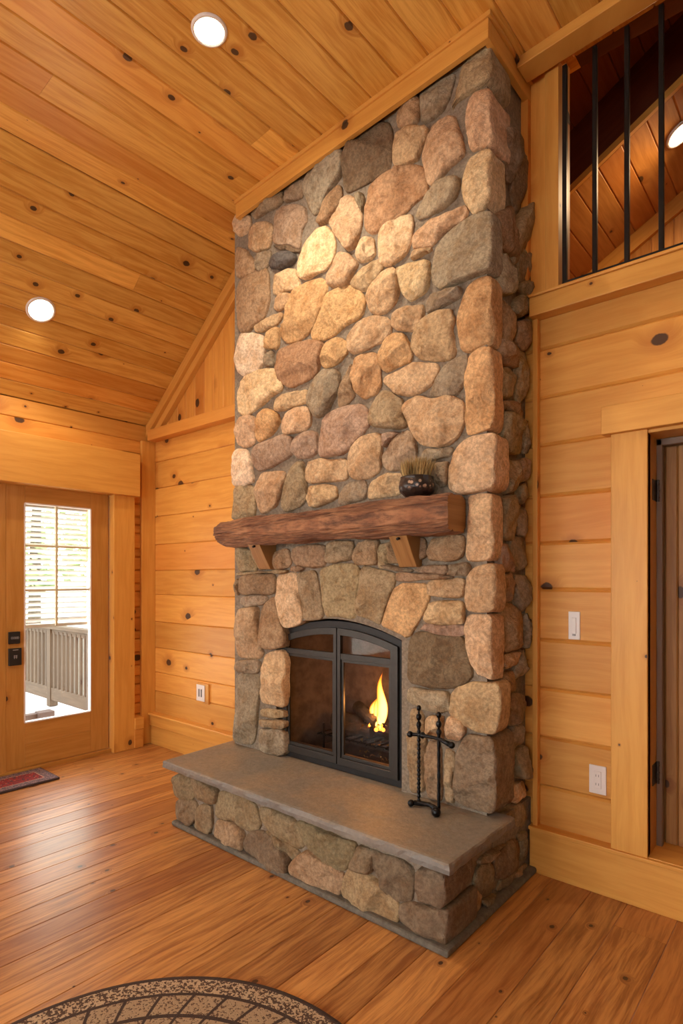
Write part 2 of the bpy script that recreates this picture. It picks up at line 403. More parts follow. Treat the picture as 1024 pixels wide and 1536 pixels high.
b = MB(); b.box((XL - .12, 1.10, -.01), (XL + .03, 2.35, .03), 1, (.9, .1, 0)); struct(b.build('trim_8', M['doorw'], bevel=.004))     # threshold

# glazed entry door
dY0, dY1, dX = 1.574, 2.335, XL
dr = thing('door_1', None, None, (XL, (dY0 + dY1) / 2, .03)); del dr['label'], dr['category']; dr['kind'] = 'structure'
gY0, gY1, gZ0, gZ1 = 1.70, 2.187, .355, 2.0 - .07
gZ1 = CH + (868 - 757) / F * 4.3
b = MB(); x0, x1 = XL - .045, XL
b.box((x0, dY0, .032), (x1, gY0, 2.076), 2, (.5, .5, 0)); b.box((x0, gY1, .032), (x1, dY1, 2.076), 2, (.5, .55, 0))
b.box((x0, gY0, .032), (x1, gY1, .20), 1, (.6, .4, 0)); b.box((x0, gY0, .2), (x1, gY1, gZ0), 1, (.4, .5, 0)); b.box((x0, gY0, gZ1), (x1, gY1, 2.076), 1, (.5, .6, 0))
b.build('door_leaf', M['doorw'], dr, bevel=.003)
b = MB(); b.box((x0 + .01, gY0, gZ0), (x0 + .016, gY1, gZ1)); b.build('glass_pane', M['glass'], dr)
b = MB(); w = .008
ym = atX(86, 850, XL).y; zb = atX(86, 938, XL).z
b.box((x0 + .018, ym - w, zb), (x1 - .008, ym + w, gZ1)); 
for py in (820, 885): zq = atX(86, py, XL).z; b.box((x0 + .018, gY0, zq - w), (x1 - .01, gY1, zq + w))
b.build('muntin', M['muntin'], dr, bevel=.002)
b = MB()
for (a0, a1, c0, c1) in ((gY0 - .006, gY0 + .004, gZ0, gZ1), (gY1 - .004, gY1 + .006, gZ0, gZ1)): b.box((x0 + .01, a0, c0), (x1 + .004, a1, c1), 2)
b.box((x0 + .01, gY0, gZ0 - .006), (x1 + .004, gY1, gZ0 + .004), 1); b.box((x0 + .01, gY0, gZ1 - .004), (x1 + .004, gY1, gZ1 + .006), 1)
b.build('glazing_bead', M['white'], dr, bevel=.001)
b = MB(); z = gZ1 - .02
while z > zb + .02:
    b.add([(x0 - .012, gY0, z + .014), (x0 - .034, gY0, z - .012), (x0 - .034, gY1, z - .012), (x0 - .012, gY1, z + .014),
           (x0 - .012, gY0, z + .0155), (x0 - .034, gY0, z - .0105), (x0 - .034, gY1, z - .0105), (x0 - .012, gY1, z + .0155)],
          [(0, 1, 2, 3), (7, 6, 5, 4), (0, 3, 7, 4), (1, 5, 6, 2)]); z -= .040
b.box((x0 - .04, gY0, zb - .012), (x0 - .008, gY1, zb + .012)); b.box((x0 - .045, gY0, gZ1 - .02), (x0 - .005, gY1, gZ1 + .01))
b.build('blind', M['blind'], dr)
lk = []
for (pa, pb) in (((12, 948), (29, 965)), ((12, 973), (31, 997))):
    A, B = atX(pa[0], pa[1], XL), atX(pb[0], pb[1], XL)
    lk.append((A, B)); b = MB(); b.box((XL - .002, A.y, B.z), (XL + .022, B.y, A.z)); o = b.build('lock_plate', M['black'], dr, bevel=.004)
    o['label'] = 'black lock plate'
    m = MB(); cy = (A.y + B.y) / 2; cz = (A.z + B.z) / 2; s = B.y - A.y
    if len(lk) == 1:
        for q in (-.26, -.05, .12, .27): m.ring([(cy + q * s + math.cos(a) * .006, cz + math.sin(a) * .009) for a in [i * math.pi / 4 for i in range(8)]],
                                           [(cy + q * s + math.cos(a) * .004, cz + math.sin(a) * .007) for a in [i * math.pi / 4 for i in range(8)]], lambda p, d: (d, p[0], p[1]), XL + .0225, XL + .0235)
    else:
        m.box((XL + .0225, cy - .018, A.z - .014), (XL + .0235, cy + .018, A.z - .009))
        for q in (-.008, .006): m.box((XL + .0225, cy + q - .002, cz - .012), (XL + .0235, cy + q + .002, cz + .012)); 
        m.box((XL + .0225, cy - .012, cz + .008), (XL + .0235, cy + .012, cz + .011)); m.box((XL + .0225, cy - .012, cz - .002), (XL + .0235, cy + .012, cz + .001))
    g = m.build('keypad_mark', M['grey'], o); g.location = (0, 0, 0); 
# fixed frame left of the door, and the big window beyond the picture's left edge
b = MB(); b.box((XL - .08, 1.14, 0), (XL + .002, 1.575, 2.074), 2, (.6, .3, 0)); struct(b.build('trim_9', M['doorw'], bevel=.004))
wn = thing('window_1', None, None, (XL, -1.65, .36)); del wn['label'], wn['category']; wn['kind'] = 'structure'
b = MB()
for a0, a1 in ((-2.7, -2.62), (-1.69, -1.61), (-.68, -.6)): b.box((XL - .08, a0, .36), (XL + .01, a1, 2.08), 2)
b.box((XL - .08, -2.7, .36), (XL + .01, -.6, .44), 1); b.box((XL - .08, -2.7, 2.0), (XL + .01, -.6, 2.08), 1)
b.build('window_frame', M['trim'], wn, bevel=.003)
b = MB(); b.box((XL - .05, -2.63, .43), (XL - .044, -.67, 2.01)); b.build('glass_pane', M['glass'], wn)

# side wall and back wall with added windows for daylight (behind the camera)
b = MB(); z = 0
while z < 3.9:
    b.plank((XR, YB, z), ey, ez, -ex, YG - YB, .219, .03, .008); z += .22
b.box((XR, YB, 0), (XR + .1, YG, 4.1), 1)
struct(b.build('wall_right', M['wall'], fix=False))
b = MB()
for (x0_, x1_, z0_, z1_) in ((XL, XR, 0, .4), (XL, XR, 2.3, 4.1), (XL, -3.6, .4, 2.3), (-1.2, -.6, .4, 2.3), (1.8, XR, .4, 2.3)):
    b.box((x0_, YB - .1, z0_), (x1_, YB, z1_), 0)
struct(b.build('wall_back', M['wall'], fix=True))
for i, (a0, a1) in enumerate(((-3.6, -1.2), (-.6, 1.8))):
    wn = thing('window_%d' % (i + 2), None, None, ((a0 + a1) / 2, YB, .4)); del wn['label'], wn['category']; wn['kind'] = 'structure'
    b = MB(); m_ = (a0 + a1) / 2
    for q0, q1 in ((a0, a0 + .07), (m_ - .04, m_ + .04), (a1 - .07, a1)): b.box((q0, YB - .08, .4), (q1, YB + .01, 2.3), 2)
    b.box((a0, YB - .08, .4), (a1, YB + .01, .47), 0); b.box((a0, YB - .08, 2.23), (a1, YB + .01, 2.3), 0)
    b.build('window_frame', M['trim'], wn, bevel=.003)
    b = MB(); b.box((a0, YB - .05, .45), (a1, YB - .044, 2.25)); b.build('glass_pane', M['glass'], wn)

# ---------------------------------------------------------------- interior door on the right
b = MB(); cz = .222
b.box((-.757, 2.69, cz), (-.611, YG, 2.03), 2, (.25, .75, 0)); b.box((.15, 2.69, cz), (.295, YG, 2.03), 2, (.25, .75, 0))
b.box((-.79, 2.665, 2.03), (.33, YG, 2.150), 0, (.05, 1, 0))
b.box((-.625, 2.70, cz), (-.611, YG + .195, 2.03), 2, (.9, .1, 0)); b.box((.15, 2.70, cz), (.165, YG + .195, 2.03), 2, (.9, .2, 0)); b.box((-.62, 2.70, 2.015), (.16, YG + .195, 2.03), 0, (.9, .1, 0))
b.box((-.62, 2.70, .10), (.16, YG + .2, .2245), 0, (.1, .9, 0))
struct(b.build('trim_10', M['trim'], bevel=.003))
b = MB(); b.box((-.75, YG + .20, 0), (.3, YG + .23, 2.2), 2); struct(b.build('light_block_behind_door', M['plankdoor']))  # added panel, stops outside light leaking past the door
d2 = thing('door_2', None, None, (-.2, YG + .12, .23)); del d2['label'], d2['category']; d2['kind'] = 'structure'
b = MB(); b.box((-.611, YG + .105, .222), (-.588, YG + .14, 2.015)); b.box((.115, YG + .105, .222), (.15, YG + .14, 2.015)); b.box((-.611, YG + .105, 1.985), (.15, YG + .14, 2.014), 0)
b.build('door_frame', M['jamb'], d2, bevel=.003)
b = MB(); x = -.587
while x < .114:
    w = min(.105 if x > -.58 else .05, .114 - x); b.plank((x, YG + .155, .227), ez, ex, -ey, 1.756, w - .001, .035, .005); x += w
b.build('door_leaf', M['plankdoor'], d2, fix=False)
for zz_ in (1.785, .55):
    b = MB(); b.box((-.612, YG + .03, zz_ - .045), (-.608, YG + .09, zz_ + .045)); b.tube([(-.603, YG + .095, zz_ - .048), (-.603, YG + .095, zz_ + .048)], .007)
    for q in (-.03, 0, .03): b.ball((-.603, YG + .095, zz_ + q), .0085)
    b.build('hinge', M['hinge'], d2)

# ---------------------------------------------------------------- stones
PAL = dict(t=(.40, .27, .155), c=(.52, .385, .235), o=(.46, .255, .11), p=(.44, .285, .185), g=(.235, .20, .155), d=(.13, .088, .055), b=(.27, .17, .10),
           w=(.52, .42, .34), r=(.37, .19, .105), s=(.075, .08, .09), l=(.255, .195, .115), m=(.29, .195, .155), k=(.20, .145, .10))
def _lift(c):
    l = .3 * c[0] + .59 * c[1] + .11 * c[2]; k = l / .297
    return tuple(1.38 * (x * .60 + y * k * .40) for x, y in zip(c, (.385, .295, .175)))
PAL = {k: _lift(c) for k, c in PAL.items()}
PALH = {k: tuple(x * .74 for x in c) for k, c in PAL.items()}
def chaikin(P, it):
    for _ in range(it):
        Q = []
        for i in range(len(P)):
            a, c = P[i], P[(i + 1) % len(P)]
            Q += [(a[0] * .84 + c[0] * .16, a[1] * .84 + c[1] * .16), (a[0] * .16 + c[0] * .84, a[1] * .16 + c[1] * .84)]
        P = Q
    return P
def resample(P, n):
    L = [0]
    for i in range(len(P)): L.append(L[-1] + math.dist(P[i], P[(i + 1) % len(P)]))
    out = []; j = 0
    for k in range(n):
        s = L[-1] * k / n
        while L[j + 1] < s: j += 1
        f = (s - L[j]) / max(L[j + 1] - L[j], 1e-9); a, c = P[j], P[(j + 1) % len(P)]
        out.append((a[0] + (c[0] - a[0]) * f, a[1] + (c[1] - a[1]) * f))
    return out
def area(P): return .5 * sum(P[i][0] * P[(i + 1) % len(P)][1] - P[(i + 1) % len(P)][0] * P[i][1] for i in range(len(P)))
def add_stone(mb, P, fr, d, col, back=(.03,), it=2, grow=1.03, n=60, rough=1.0):
    """P outline in metres (2-D in the wall's plane), fr(a, b, h) -> world; d height of the stone above the mortar"""
    if area(P) < 0: P = P[::-1]
    A0 = abs(area(P)); P = resample(chaikin(P, it), n); cx = sum(p[0] for p in P) / n; cy = sum(p[1] for p in P) / n
    grow = grow * math.sqrt(A0 / abs(area(P)))
    P = [(cx + (p[0] - cx) * grow, cy + (p[1] - cy) * grow) for p in P]
    A = abs(area(P)); wmin = A / (sum(math.dist(P[i], P[i - 1]) for i in range(n)) / 2)
    bv = min(.013, .22 * wmin) if it > 1 else min(.010, .16 * wmin)
    nrm = []
    for i in range(n):
        a, c = P[i - 2], P[(i + 2) % n]; tx, ty = c[0] - a[0], c[1] - a[1]; l = math.hypot(tx, ty) or 1; nrm.append((-ty / l, tx / l))
    base = [(b_, 0.) for b_ in [0]]
    rings = [(-b_, 0., 1.) for b_ in sorted(back, reverse=True)] + [(0., 0., 1.), (.55 * d, .08 * bv, 1.), (.82 * d, .4 * bv, 1.), (.97 * d, bv, 1.), (1.03 * d, bv, .90), (1.06 * d, bv, .78), (1.09 * d, bv, .64), (1.1 * d, bv, .5), (1.11 * d, bv, .36), (1.12 * d, bv, .2)]
    vs = []; sd = rnd.uniform(0, 100); tlt = (rnd.uniform(-.12, .12), rnd.uniform(-.12, .12))
    tc = tuple(c_ * rnd.uniform(.88, 1.12) for c_ in [1])[0]; col = tuple(c_ * tc * rnd.uniform(.97, 1.03) for c_ in col)
    R0_ = math.sqrt(abs(area(P)) / math.pi); fac = []
    for _ in range(rnd.randint(3, 5)):
        th = rnd.uniform(0, 6.283); fac.append((math.cos(th), math.sin(th), rnd.uniform(.15, .75) * R0_, rnd.uniform(.25, .75)))
    for h, ins, scl in rings:
        for i in range(n):
            x_, y_ = P[i][0] + nrm[i][0] * ins, P[i][1] + nrm[i][1] * ins
            x_, y_ = cx + (x_ - cx) * scl, cy + (y_ - cy) * scl
            q = Vector((x_ * 9 + sd, y_ * 9, h * 9))
            j = noise.noise(q) * .010 * rough + noise.noise(q * 3.1) * .004 * rough
            jj = noise.noise(q + Vector((7, 3, 1))) * .010 * rough
            if h > .3 * d: hh = h + (noise.noise(q * .8 + Vector((3, 9, 2))) * .45 + noise.noise(q * 2.7) * .22 + noise.noise(q * 7) * .07) * d * rough + (x_ - cx) * tlt[0] + (y_ - cy) * tlt[1]
            else: hh = h
            if h > 0:
                for fx, fy, fo, fsl in fac:
                    e__ = (x_ - cx) * fx + (y_ - cy) * fy - fo + noise.noise(q * 1.7 + Vector((1, 5, 2))) * .02
                    if e__ > 0: hh = min(hh, max(h * .45, 1.02 * d - e__ * fsl + noise.noise(q * 4) * .15 * d))
            k_ = 1. if h <= .6 * d else .4
            vs.append(fr(x_ + nrm[i][0] * j * k_, y_ + nrm[i][1] * j * k_ + jj * 0, hh))
    vs.append(fr(cx, cy, 1.10 * d + 0 * noise.noise(Vector((cx * 7 + sd, cy * 7, 1))) * .4 * d))
    m = len(rings); fs = [(r * n + i, r * n + (i + 1) % n, (r + 1) * n + (i + 1) % n, (r + 1) * n + i) for r in range(m - 1) for i in range(n)]
    fs += [((m - 1) * n + i, (m - 1) * n + (i + 1) % n, m * n) for i in range(n)]
    if fr is frL: fs = [f[::-1] for f in fs]
    mb.add(vs, fs, None, col)
YF = 2.335          # mortar face of the chimney front
frF = lambda a, b_, h: (a, YF - h, b_)
frS = lambda a, b_, h: (-1.165 + h, a, b_)      # right side of the chimney
YH = 1.915
frH = lambda a, b_, h: (a, YH - h, b_)
frL = lambda a, b_, h: (-2.83 - h, a, b_)
frHS = lambda a, b_, h: (-1.135 + h, a, b_)
def px(pts, ox, oy, s): return [(ox + x / s, oy + y / s) for x, y in pts]
def onY(pts, Y): q = [atY(x, y, Y) for x, y in pts]; return [(v.x, v.z) for v in q]
def onX(pts, X): q = [atX(x, y, X) for x, y in pts]; return [(v.y, v.z) for v in q]
S = 3.938
CR = dict(A=(340, 40, S), B=(560, 20, S), C=(340, 400, S), D=(560, 380, S), E=(310, 740, S), F=(560, 730, S), G=(560, 1050, S), H=(240, 1080, 2.844), T=(700, 350, 3.413), U=(700, 780, 3.413))
def parse(txt):
    out = []
    for ln in txt.strip().splitlines():
        w = ln.split(); pts = [tuple(float(q) for q in p.split(',')) for p in w[2:]]
        out.append((w[0], w[1], px(pts, *CR[w[0][0]])))
    return out
FRONT = parse('''
A p 40,1110 90,1088 128,1110 138,1160 115,1205 70,1232 30,1205 20,1155
A b 65,1295 110,1315 150,1370 160,1430 120,1460 60,1480 45,1400 50,1330
A t 150,1170 220,1145 262,1165 255,1250 240,1300 180,1330 130,1310 118,1250 125,1200
A k 140,1080 220,1010 318,960 322,1030 250,1080 160,1130 135,1110
A k 330,950 440,880 438,1000 390,1025 330,1030
A m 300,1060 390,1035 455,1060 460,1130 425,1200 420,1305 340,1285 262,1275 275,1150
A g 180,1335 245,1315 250,1350 230,1410 185,1440 165,1390
A s 270,1335 390,1335 400,1370 370,1400 310,1440 250,1425 240,1390
A d 265,1285 330,1285 425,1310 415,1330 330,1322 290,1312
A g 500,825 600,760 680,725 685,800 670,870 610,950 550,1040 512,1105 470,1040 445,950 455,880
A d 720,665 790,610 870,560 935,550 965,600 970,700 955,840 930,855 800,925 700,975 680,920 685,790
A b 560,1040 610,960 665,930 670,990 640,1070 600,1140 540,1170 520,1150
A p 660,1010 700,985 745,990 775,1060 790,1130 770,1230 735,1310 700,1315 640,1230 612,1160 630,1080
A g 755,985 790,975 800,1020 795,1100 780,1080 752,1010
B r -40,1010 40,945 110,905 200,890 285,900 300,960 312,1050 230,1110 180,1170 90,1235 0,1295 -30,1295 -62,1270 -50,1130
A c 540,1185 590,1170 615,1210 632,1290 610,1380 570,1440 500,1470 440,1485 405,1460 410,1380 450,1270 500,1210
A p 650,1335 700,1330 755,1370 765,1400 735,1450 700,1530 600,1540 590,1470 610,1420
A c 800,1230 860,1245 868,1330 840,1370 790,1390 760,1370 770,1280
B c 60,1250 130,1205 210,1185 225,1230 210,1330 180,1420 100,1480 50,1480 20,1400 30,1300
A t 790,1430 860,1385 905,1365 915,1400 880,1470 840,1530 800,1560 740,1540 725,1510
C t 270,45 390,0 400,40 420,90 420,120 350,145 270,160 265,110
B b 165,510 250,465 262,500 258,620 235,645 130,665 130,560
B g 275,460 370,390 465,335 470,360 440,480 400,570 330,620 275,640 272,550
B t 120,690 210,665 320,675 300,740 270,800 255,860 190,880 105,890 100,800
B p 345,660 430,600 470,600 490,660 520,760 530,820 430,910 340,1000 318,990 290,900 275,850 310,740
B g 370,1000 450,955 490,960 495,1010 470,1090 430,1130 340,1180 260,1215 238,1190 280,1100
B p 250,1270 350,1210 500,1140 540,1130 550,1170 520,1215 430,1270 390,1310 330,1370 230,1390 215,1330
B t 240,1400 340,1370 330,1400 270,1430 215,1455
D c 120,80 200,45 315,35 325,120 310,210 280,240 205,280 170,230 140,150
C b 70,70 160,20 215,5 240,40 240,200 215,290 150,340 130,375 70,390 50,300 48,150
C t 280,170 370,150 380,175 350,230 300,255 268,240
C t 150,345 230,300 310,262 322,285 290,340 210,385 160,380
C o 220,390 290,352 300,400 295,480 230,490 215,450
C w 75,400 140,388 200,400 215,450 212,560 180,610 110,645 70,630 48,560 48,460
C g 220,500 268,498 265,580 220,590 212,550
C o 460,85 540,58 580,70 585,130 550,230 510,340 470,390 400,440 345,452 315,410 325,300 350,200 400,120
C o 590,160 700,105 770,130 810,180 800,260 770,310 690,340 640,390 560,430 500,430 488,390 520,310 560,220
C t 900,30 960,0 1000,30 1015,120 990,210 930,260 870,285 830,260 828,180 850,100
C r 290,490 400,440 470,430 560,450 550,520 530,620 450,680 360,720 310,680 280,590
C o 580,440 660,410 700,440 705,510 660,560 570,598 542,570 550,500
C p 760,320 850,290 930,285 960,320 955,390 900,450 800,490 735,512 700,470 695,410
C c 100,650 230,598 270,600 300,660 318,720 250,770 170,840 100,875 60,860 55,760 70,690
C o 770,525 850,500 885,515 895,600 905,690 870,750 800,780 755,740 728,650 735,570
C g 520,640 580,605 650,615 660,680 630,770 580,860 520,895 480,820 465,740
C b 690,640 725,560 728,660 750,760 700,810 650,825 655,720
C t 310,760 400,735 465,715 470,800 400,820 320,850 270,840 280,780
D o 60,500 120,465 170,465 210,550 215,630 150,665 60,695 30,650 25,580
D t 60,720 140,680 230,640 350,645 375,680 340,760 280,810 190,840 120,820 80,790 45,760
C o 200,860 240,835 290,870 310,910 270,980 180,1035 165,1000 160,920
C p 350,850 460,820 490,860 490,930 450,965 370,985 325,985 312,910
C p 70,885 155,882 160,1040 90,1070 50,1040 48,930
C m 590,870 700,820 790,805 825,840 825,930 790,990 730,1060 670,1105 590,1120 540,1115 535,1030 560,910
D l 0,860 60,810 100,815 160,860 165,900 160,960 185,1020 120,1035 0,1025 -35,1010 -35,940
C m 200,1040 330,990 380,1000 385,1090 340,1140 240,1190 180,1213 150,1170 165,1080
C m 420,985 525,968 530,1090 490,1120 410,1135 385,1090 390,1020
C w 60,1080 110,1078 135,1150 148,1270 100,1290 35,1295 32,1180 40,1100
C t 790,1000 870,975 905,1000 910,1100 900,1190 850,1235 770,1250 725,1235 710,1170 720,1080
D m 130,1080 195,1045 230,1080 250,1160 240,1240 190,1270 90,1285 45,1250 40,1190
C t 480,1150 560,1130 690,1140 710,1190 700,1260 610,1270 480,1280 455,1250 458,1190
C l 45,1300 140,1290 160,1330 160,1480 80,1500 35,1490
C t 200,1220 300,1200 335,1215 310,1330 290,1410 200,1465 170,1400 165,1290
C l 370,1190 400,1150 445,1155 455,1250 465,1370 430,1410 340,1450 308,1400 330,1280
C t 500,1300 560,1285 640,1300 650,1360 600,1395 490,1425 475,1370
C g 700,1280 800,1255 815,1300 810,1380 720,1395 645,1400 660,1330
C t 850,1260 930,1220 1040,1215 1050,1290 1000,1340 920,1360 830,1375 825,1320
D g 330,245 440,200 500,195 505,240 450,280 350,340 305,350 300,290
D t 130,345 210,310 280,290 290,350 260,430 200,460 130,455 95,420
D t 300,385 360,340 450,322 475,380 455,450 475,530 460,610 380,630 270,628 215,560 220,500
D g 400,660 500,600 545,595 545,680 520,780 490,830 420,840 325,830 350,770
D t 180,880 260,840 350,860 460,840 525,880 525,990 490,1080 430,1135 340,1140 260,1120 200,1020 160,920
D g 290,1160 400,1150 455,1145 440,1190 350,1230 270,1215
D g 360,1235 435,1225 430,1290 425,1360 380,1380 365,1330
D m 60,1070 110,1050 150,1060 100,1110 55,1150
F b 350,300 520,280 530,340 515,420 450,440 310,440 315,370
F b 50,340 110,318 130,390 145,450 80,460 25,440
F b 150,300 300,300 300,430 160,430
F k 215,490 320,460 430,455 450,500 420,530 300,510
F k 430,460 540,448 562,480 540,525 450,530 428,500
F k 40,465 140,470 230,490 210,505 130,505
F b 135,515 200,505 420,520 470,540 330,545 240,560 130,555
F t 320,560 420,548 520,545 525,600 520,655 400,660 320,640 305,600
F t 340,680 440,675 525,680 530,810 450,815 305,795 320,730
F m 300,810 440,820 528,825 525,885 400,870 260,850
F d 250,860 400,870 520,885 545,990 575,1120 540,1170 430,1195 330,1190 200,1160 195,1000 205,910
F g 200,1195 310,1195 445,1215 440,1320 380,1345 240,1300 192,1270
G b 205,60 280,80 300,250 300,540 210,540 200,300
G t 310,100 400,90 410,160 400,240 310,220
G p 440,90 520,130 545,190 510,240 430,230 410,160
G b 305,255 390,260 400,600 300,570
G l 415,290 480,340 470,610 410,600
E l 160,320 230,320 300,450 180,465 160,400
E l 240,330 350,320 345,440 310,450
E b 365,360 470,320 490,400 470,445 355,450
E b 500,320 600,300 685,300 700,380 680,435 600,440 520,420 490,370
E l 705,290 850,280 862,340 840,400 710,412 692,360
E b 880,290 960,270 1010,280 1005,420 900,425 862,380
E l 1015,300 1085,310 1060,440 1010,440
E b 495,435 540,425 570,445 540,468 500,460
E b 185,490 280,475 395,480 395,590 300,600 180,598
E l 170,470 260,462 390,458 470,452 460,470 300,474 180,485
E g 200,608 300,600 350,615 320,660 230,672 190,650
E l 165,520 180,500 178,600 165,600
E t 190,680 300,675 290,800 300,900 330,940 300,975 180,970 160,850
E b 330,650 390,605 410,700 455,850 450,915 350,915 295,890 300,760
E g 170,990 250,980 305,1000 300,1060 210,1060 165,1045
E t 350,940 450,930 452,1100 445,1265 380,1255 310,1230 315,1050
E g 165,1070 300,1070 300,1250 270,1480 210,1480 155,1460 162,1250
E l 310,1275 440,1280 448,1335 310,1325
E l 300,1335 445,1345 445,1392 310,1380
E g 310,1395 445,1400 450,1555 300,1525 298,1440
''')
ARCH = parse('''
E c 405,480 470,465 525,470 545,640 560,760 455,808 415,720 395,600
E l 530,470 640,448 660,600 680,745 565,755 548,640
E l 650,440 760,412 870,408 898,450 885,600 875,750 780,735 685,735 665,580
F l -80,460 10,485 125,505 120,560 60,720 30,825 -10,800 -105,755 -100,640
F o 130,565 310,565 330,650 280,760 200,905 120,860 35,825 60,740
''')
QUOIN = parse('''
B l 540,260 600,190 680,160 690,250 690,370 650,415 560,460 470,520 455,560 450,540 490,420
B p 560,500 620,450 675,430 692,470 694,740 640,770 570,805 550,740 528,640 535,560
B c 560,840 640,785 692,780 692,940 692,1060 650,1140 590,1185 560,1160 530,1100 512,1040 530,900
B g 400,1310 480,1240 600,1160 695,1150 702,1300 704,1500 650,1535 560,1560 480,1590 390,1630 345,1590 335,1480 350,1390
D o 540,190 600,140 680,120 698,180 698,350 690,520 620,545 550,590 500,570 490,470 480,380 510,270
D o 560,600 640,550 700,545 706,700 706,980 690,1035 600,1060 545,1068 530,1000 530,820 545,700
D p 500,1130 570,1075 680,1055 710,1070 718,1200 712,1380 600,1415 500,1425 430,1390 430,1290 460,1190
F p 545,55 640,35 695,40 704,130 704,300 690,435 600,445 545,440 528,400 540,310 555,230 560,150
F t 570,480 660,455 712,460 722,600 712,740 600,745 540,735 522,660 535,560
F p 540,755 698,755 702,900 702,1100 690,1155 600,1110 560,1050 530,950 530,850
F t 480,1190 590,1150 735,1160 742,1300 712,1470 600,1460 540,1430 430,1340 440,1240
G k 540,200 705,230 720,400 710,688 560,650 462,600 475,430 490,300
''')
QD = (.17, .17, .12, .07, .075, .075, .12, .075, .075, .09, .09, .17)
SIDE = parse('''
T g 190,100 230,95 270,140 272,260 250,300 230,310 195,290 180,200
T b 200,320 270,400 280,470 250,555 195,520 195,400
T l 265,360 300,305 335,330 338,400 300,430 270,410
T b 285,440 335,435 335,580 310,590 285,540
T b 195,530 280,580 285,680 220,670 190,600
T l 200,680 250,675 280,720 270,830 230,840 190,800
T l 285,600 335,600 335,800 300,870 285,800
T b 200,850 280,860 320,910 310,955 240,920 205,890
T l 200,910 260,920 312,970 310,1130 230,1120 205,1040
T g 315,960 338,950 338,1110 318,1120
T l 235,1150 280,1160 290,1250 270,1320 225,1330 230,1240
T b 290,1150 335,1150 335,1260 300,1270
T l 290,1280 335,1275 335,1360 310,1385 288,1350
T l 220,1350 270,1335 290,1400 285,1500 260,1570 200,1560 205,1450
T g 290,1420 335,1400 335,1560 290,1540
T b 205,10 285,10 285,120 240,90 205,60
T l 295,0 350,0 350,200 340,310 305,240 290,180
T l 300,240 340,240 345,290 330,320 305,300
U g 250,100 290,85 335,90 335,220 300,260 260,200 245,150
U m 190,120 240,115 245,190 285,270 240,265 190,270
U b 200,280 260,265 270,310 250,410 220,425 195,410
U g 275,285 310,290 335,320 335,465 300,470 270,400
U b 200,430 260,430 318,480 318,620 280,660 230,680 205,600
U g 322,480 335,480 335,660 322,640
U t 225,700 290,670 285,740 230,770 215,740
U g 300,675 335,675 335,790 275,820 275,780
U b 210,790 270,780 285,840 260,880 205,890
U k 210,895 310,885 325,940 300,1040 250,1060 215,1010
U g 255,1060 310,1050 300,1150 255,1170
U l 290,1190 325,1150 330,1330 275,1330 280,1230
U c 265,1360 325,1340 325,1420 270,1455 250,1430
U l 230,1490 300,1445 330,1500 330,1596 280,1600 240,1536
B k 880,640 940,760 935,920 915,1080 880,1160 850,1000 870,800
B k 800,650 870,700 870,900 840,1000 810,900 800,760
B b 750,1180 860,1110 880,1250 870,1370 800,1360 760,1300
B l 880,1210 940,1100 945,1350 880,1480 860,1440
''')
HFRONT = parse('''
H l 65,225 110,240 135,290 135,340 100,350 55,330 45,280
H l 62,345 140,345 155,380 130,460 70,445 60,400
H l 120,240 180,265 240,300 240,350 210,365 150,340 130,290
H l 165,360 215,362 218,430 210,490 180,500 135,465 150,400
H l 250,300 400,350 420,460 370,480 300,430 230,420 232,350
H t 235,425 300,435 350,480 345,565 280,545 222,500
H k 375,480 430,470 520,545 550,600 540,668 450,640 360,575 340,530
H l 430,468 520,515 590,570 560,605 520,560
H l 415,370 560,420 600,500 618,545 580,560 480,510 420,430
H l 570,425 700,480 830,525 820,580 780,650 720,640 640,580 600,510
H t 620,555 700,610 780,660 770,720 750,775 650,740 560,660 560,610
H l 835,530 895,560 895,655 850,650 805,625
H t 800,630 880,665 950,720 1005,790 1010,870 980,895 850,820 770,760 768,690
G k -30,890 150,950 220,1000 225,1100 215,1195 110,1200 50,1120 10,1050 -50,930
''')
HQ = parse('''
G k 245,985 385,1030 408,1060 412,1240 300,1215 245,1190
G k 150,1210 230,1200 390,1250 430,1260 428,1440 415,1465 380,1460 250,1400 150,1320 135,1260
''')
HSIDE = parse('''
G l 640,990 710,960 720,1020 720,1130 660,1170 610,1110
G t 510,1350 560,1180 620,1120 655,1170 650,1240 580,1310
G k 730,960 800,850 860,830 880,900 850,1000 780,1050 735,1060
G l 760,1080 830,1010 870,1000 860,1060 740,1150
G t 820,1060 920,970 925,1010 850,1090
G b 650,950 720,895 800,850 740,905 700,955 640,980
G l 880,840 925,800 920,940 880,960
G l 870,790 920,780 915,830 870,835
G l 660,1190 730,1160 740,1175 670,1230
''')
chim = thing('stone_chimney', 'tall fieldstone chimney and hearth surround rising from floor to pine ceiling', 'fireplace', (-2.03, 2.54, 0))
# mortar core, with the arched opening
ax0, ax1, azs, arise = -2.505, -1.615, 1.10, .085
def archz(x, x0=ax0, x1=ax1, zs=azs, r=arise):
    q = (x - (x0 + x1) / 2) / ((x1 - x0) / 2); return zs + r * (1 - q * q)
b = MB(); fr3 = lambda p, d: (p[0], d, p[1])
CX0, CX1 = -2.885, -1.135
b.box((CX0, YF, 0), (ax0, YG, 3.69)); b.box((ax1, YF, 0), (CX1 - .03, YG, ceil_z(-1.2) - .005)); b.box((ax0, YF, 0), (ax1, YG, .36))
n_ = 24; top = [(ax1, 3.75), (ax0, 3.69)]
b.prism([(ax0 + (ax1 - ax0) * i / n_, archz(ax0 + (ax1 - ax0) * i / n_)) for i in range(n_ + 1)] + top, fr3, YF, YG)
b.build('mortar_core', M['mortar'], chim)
def jitcol(c): return PAL[c]
b = MB()
for _, c, P in FRONT: add_stone(b, onY(P, YF - .022), frF, rnd.uniform(.030, .048), PAL[c])
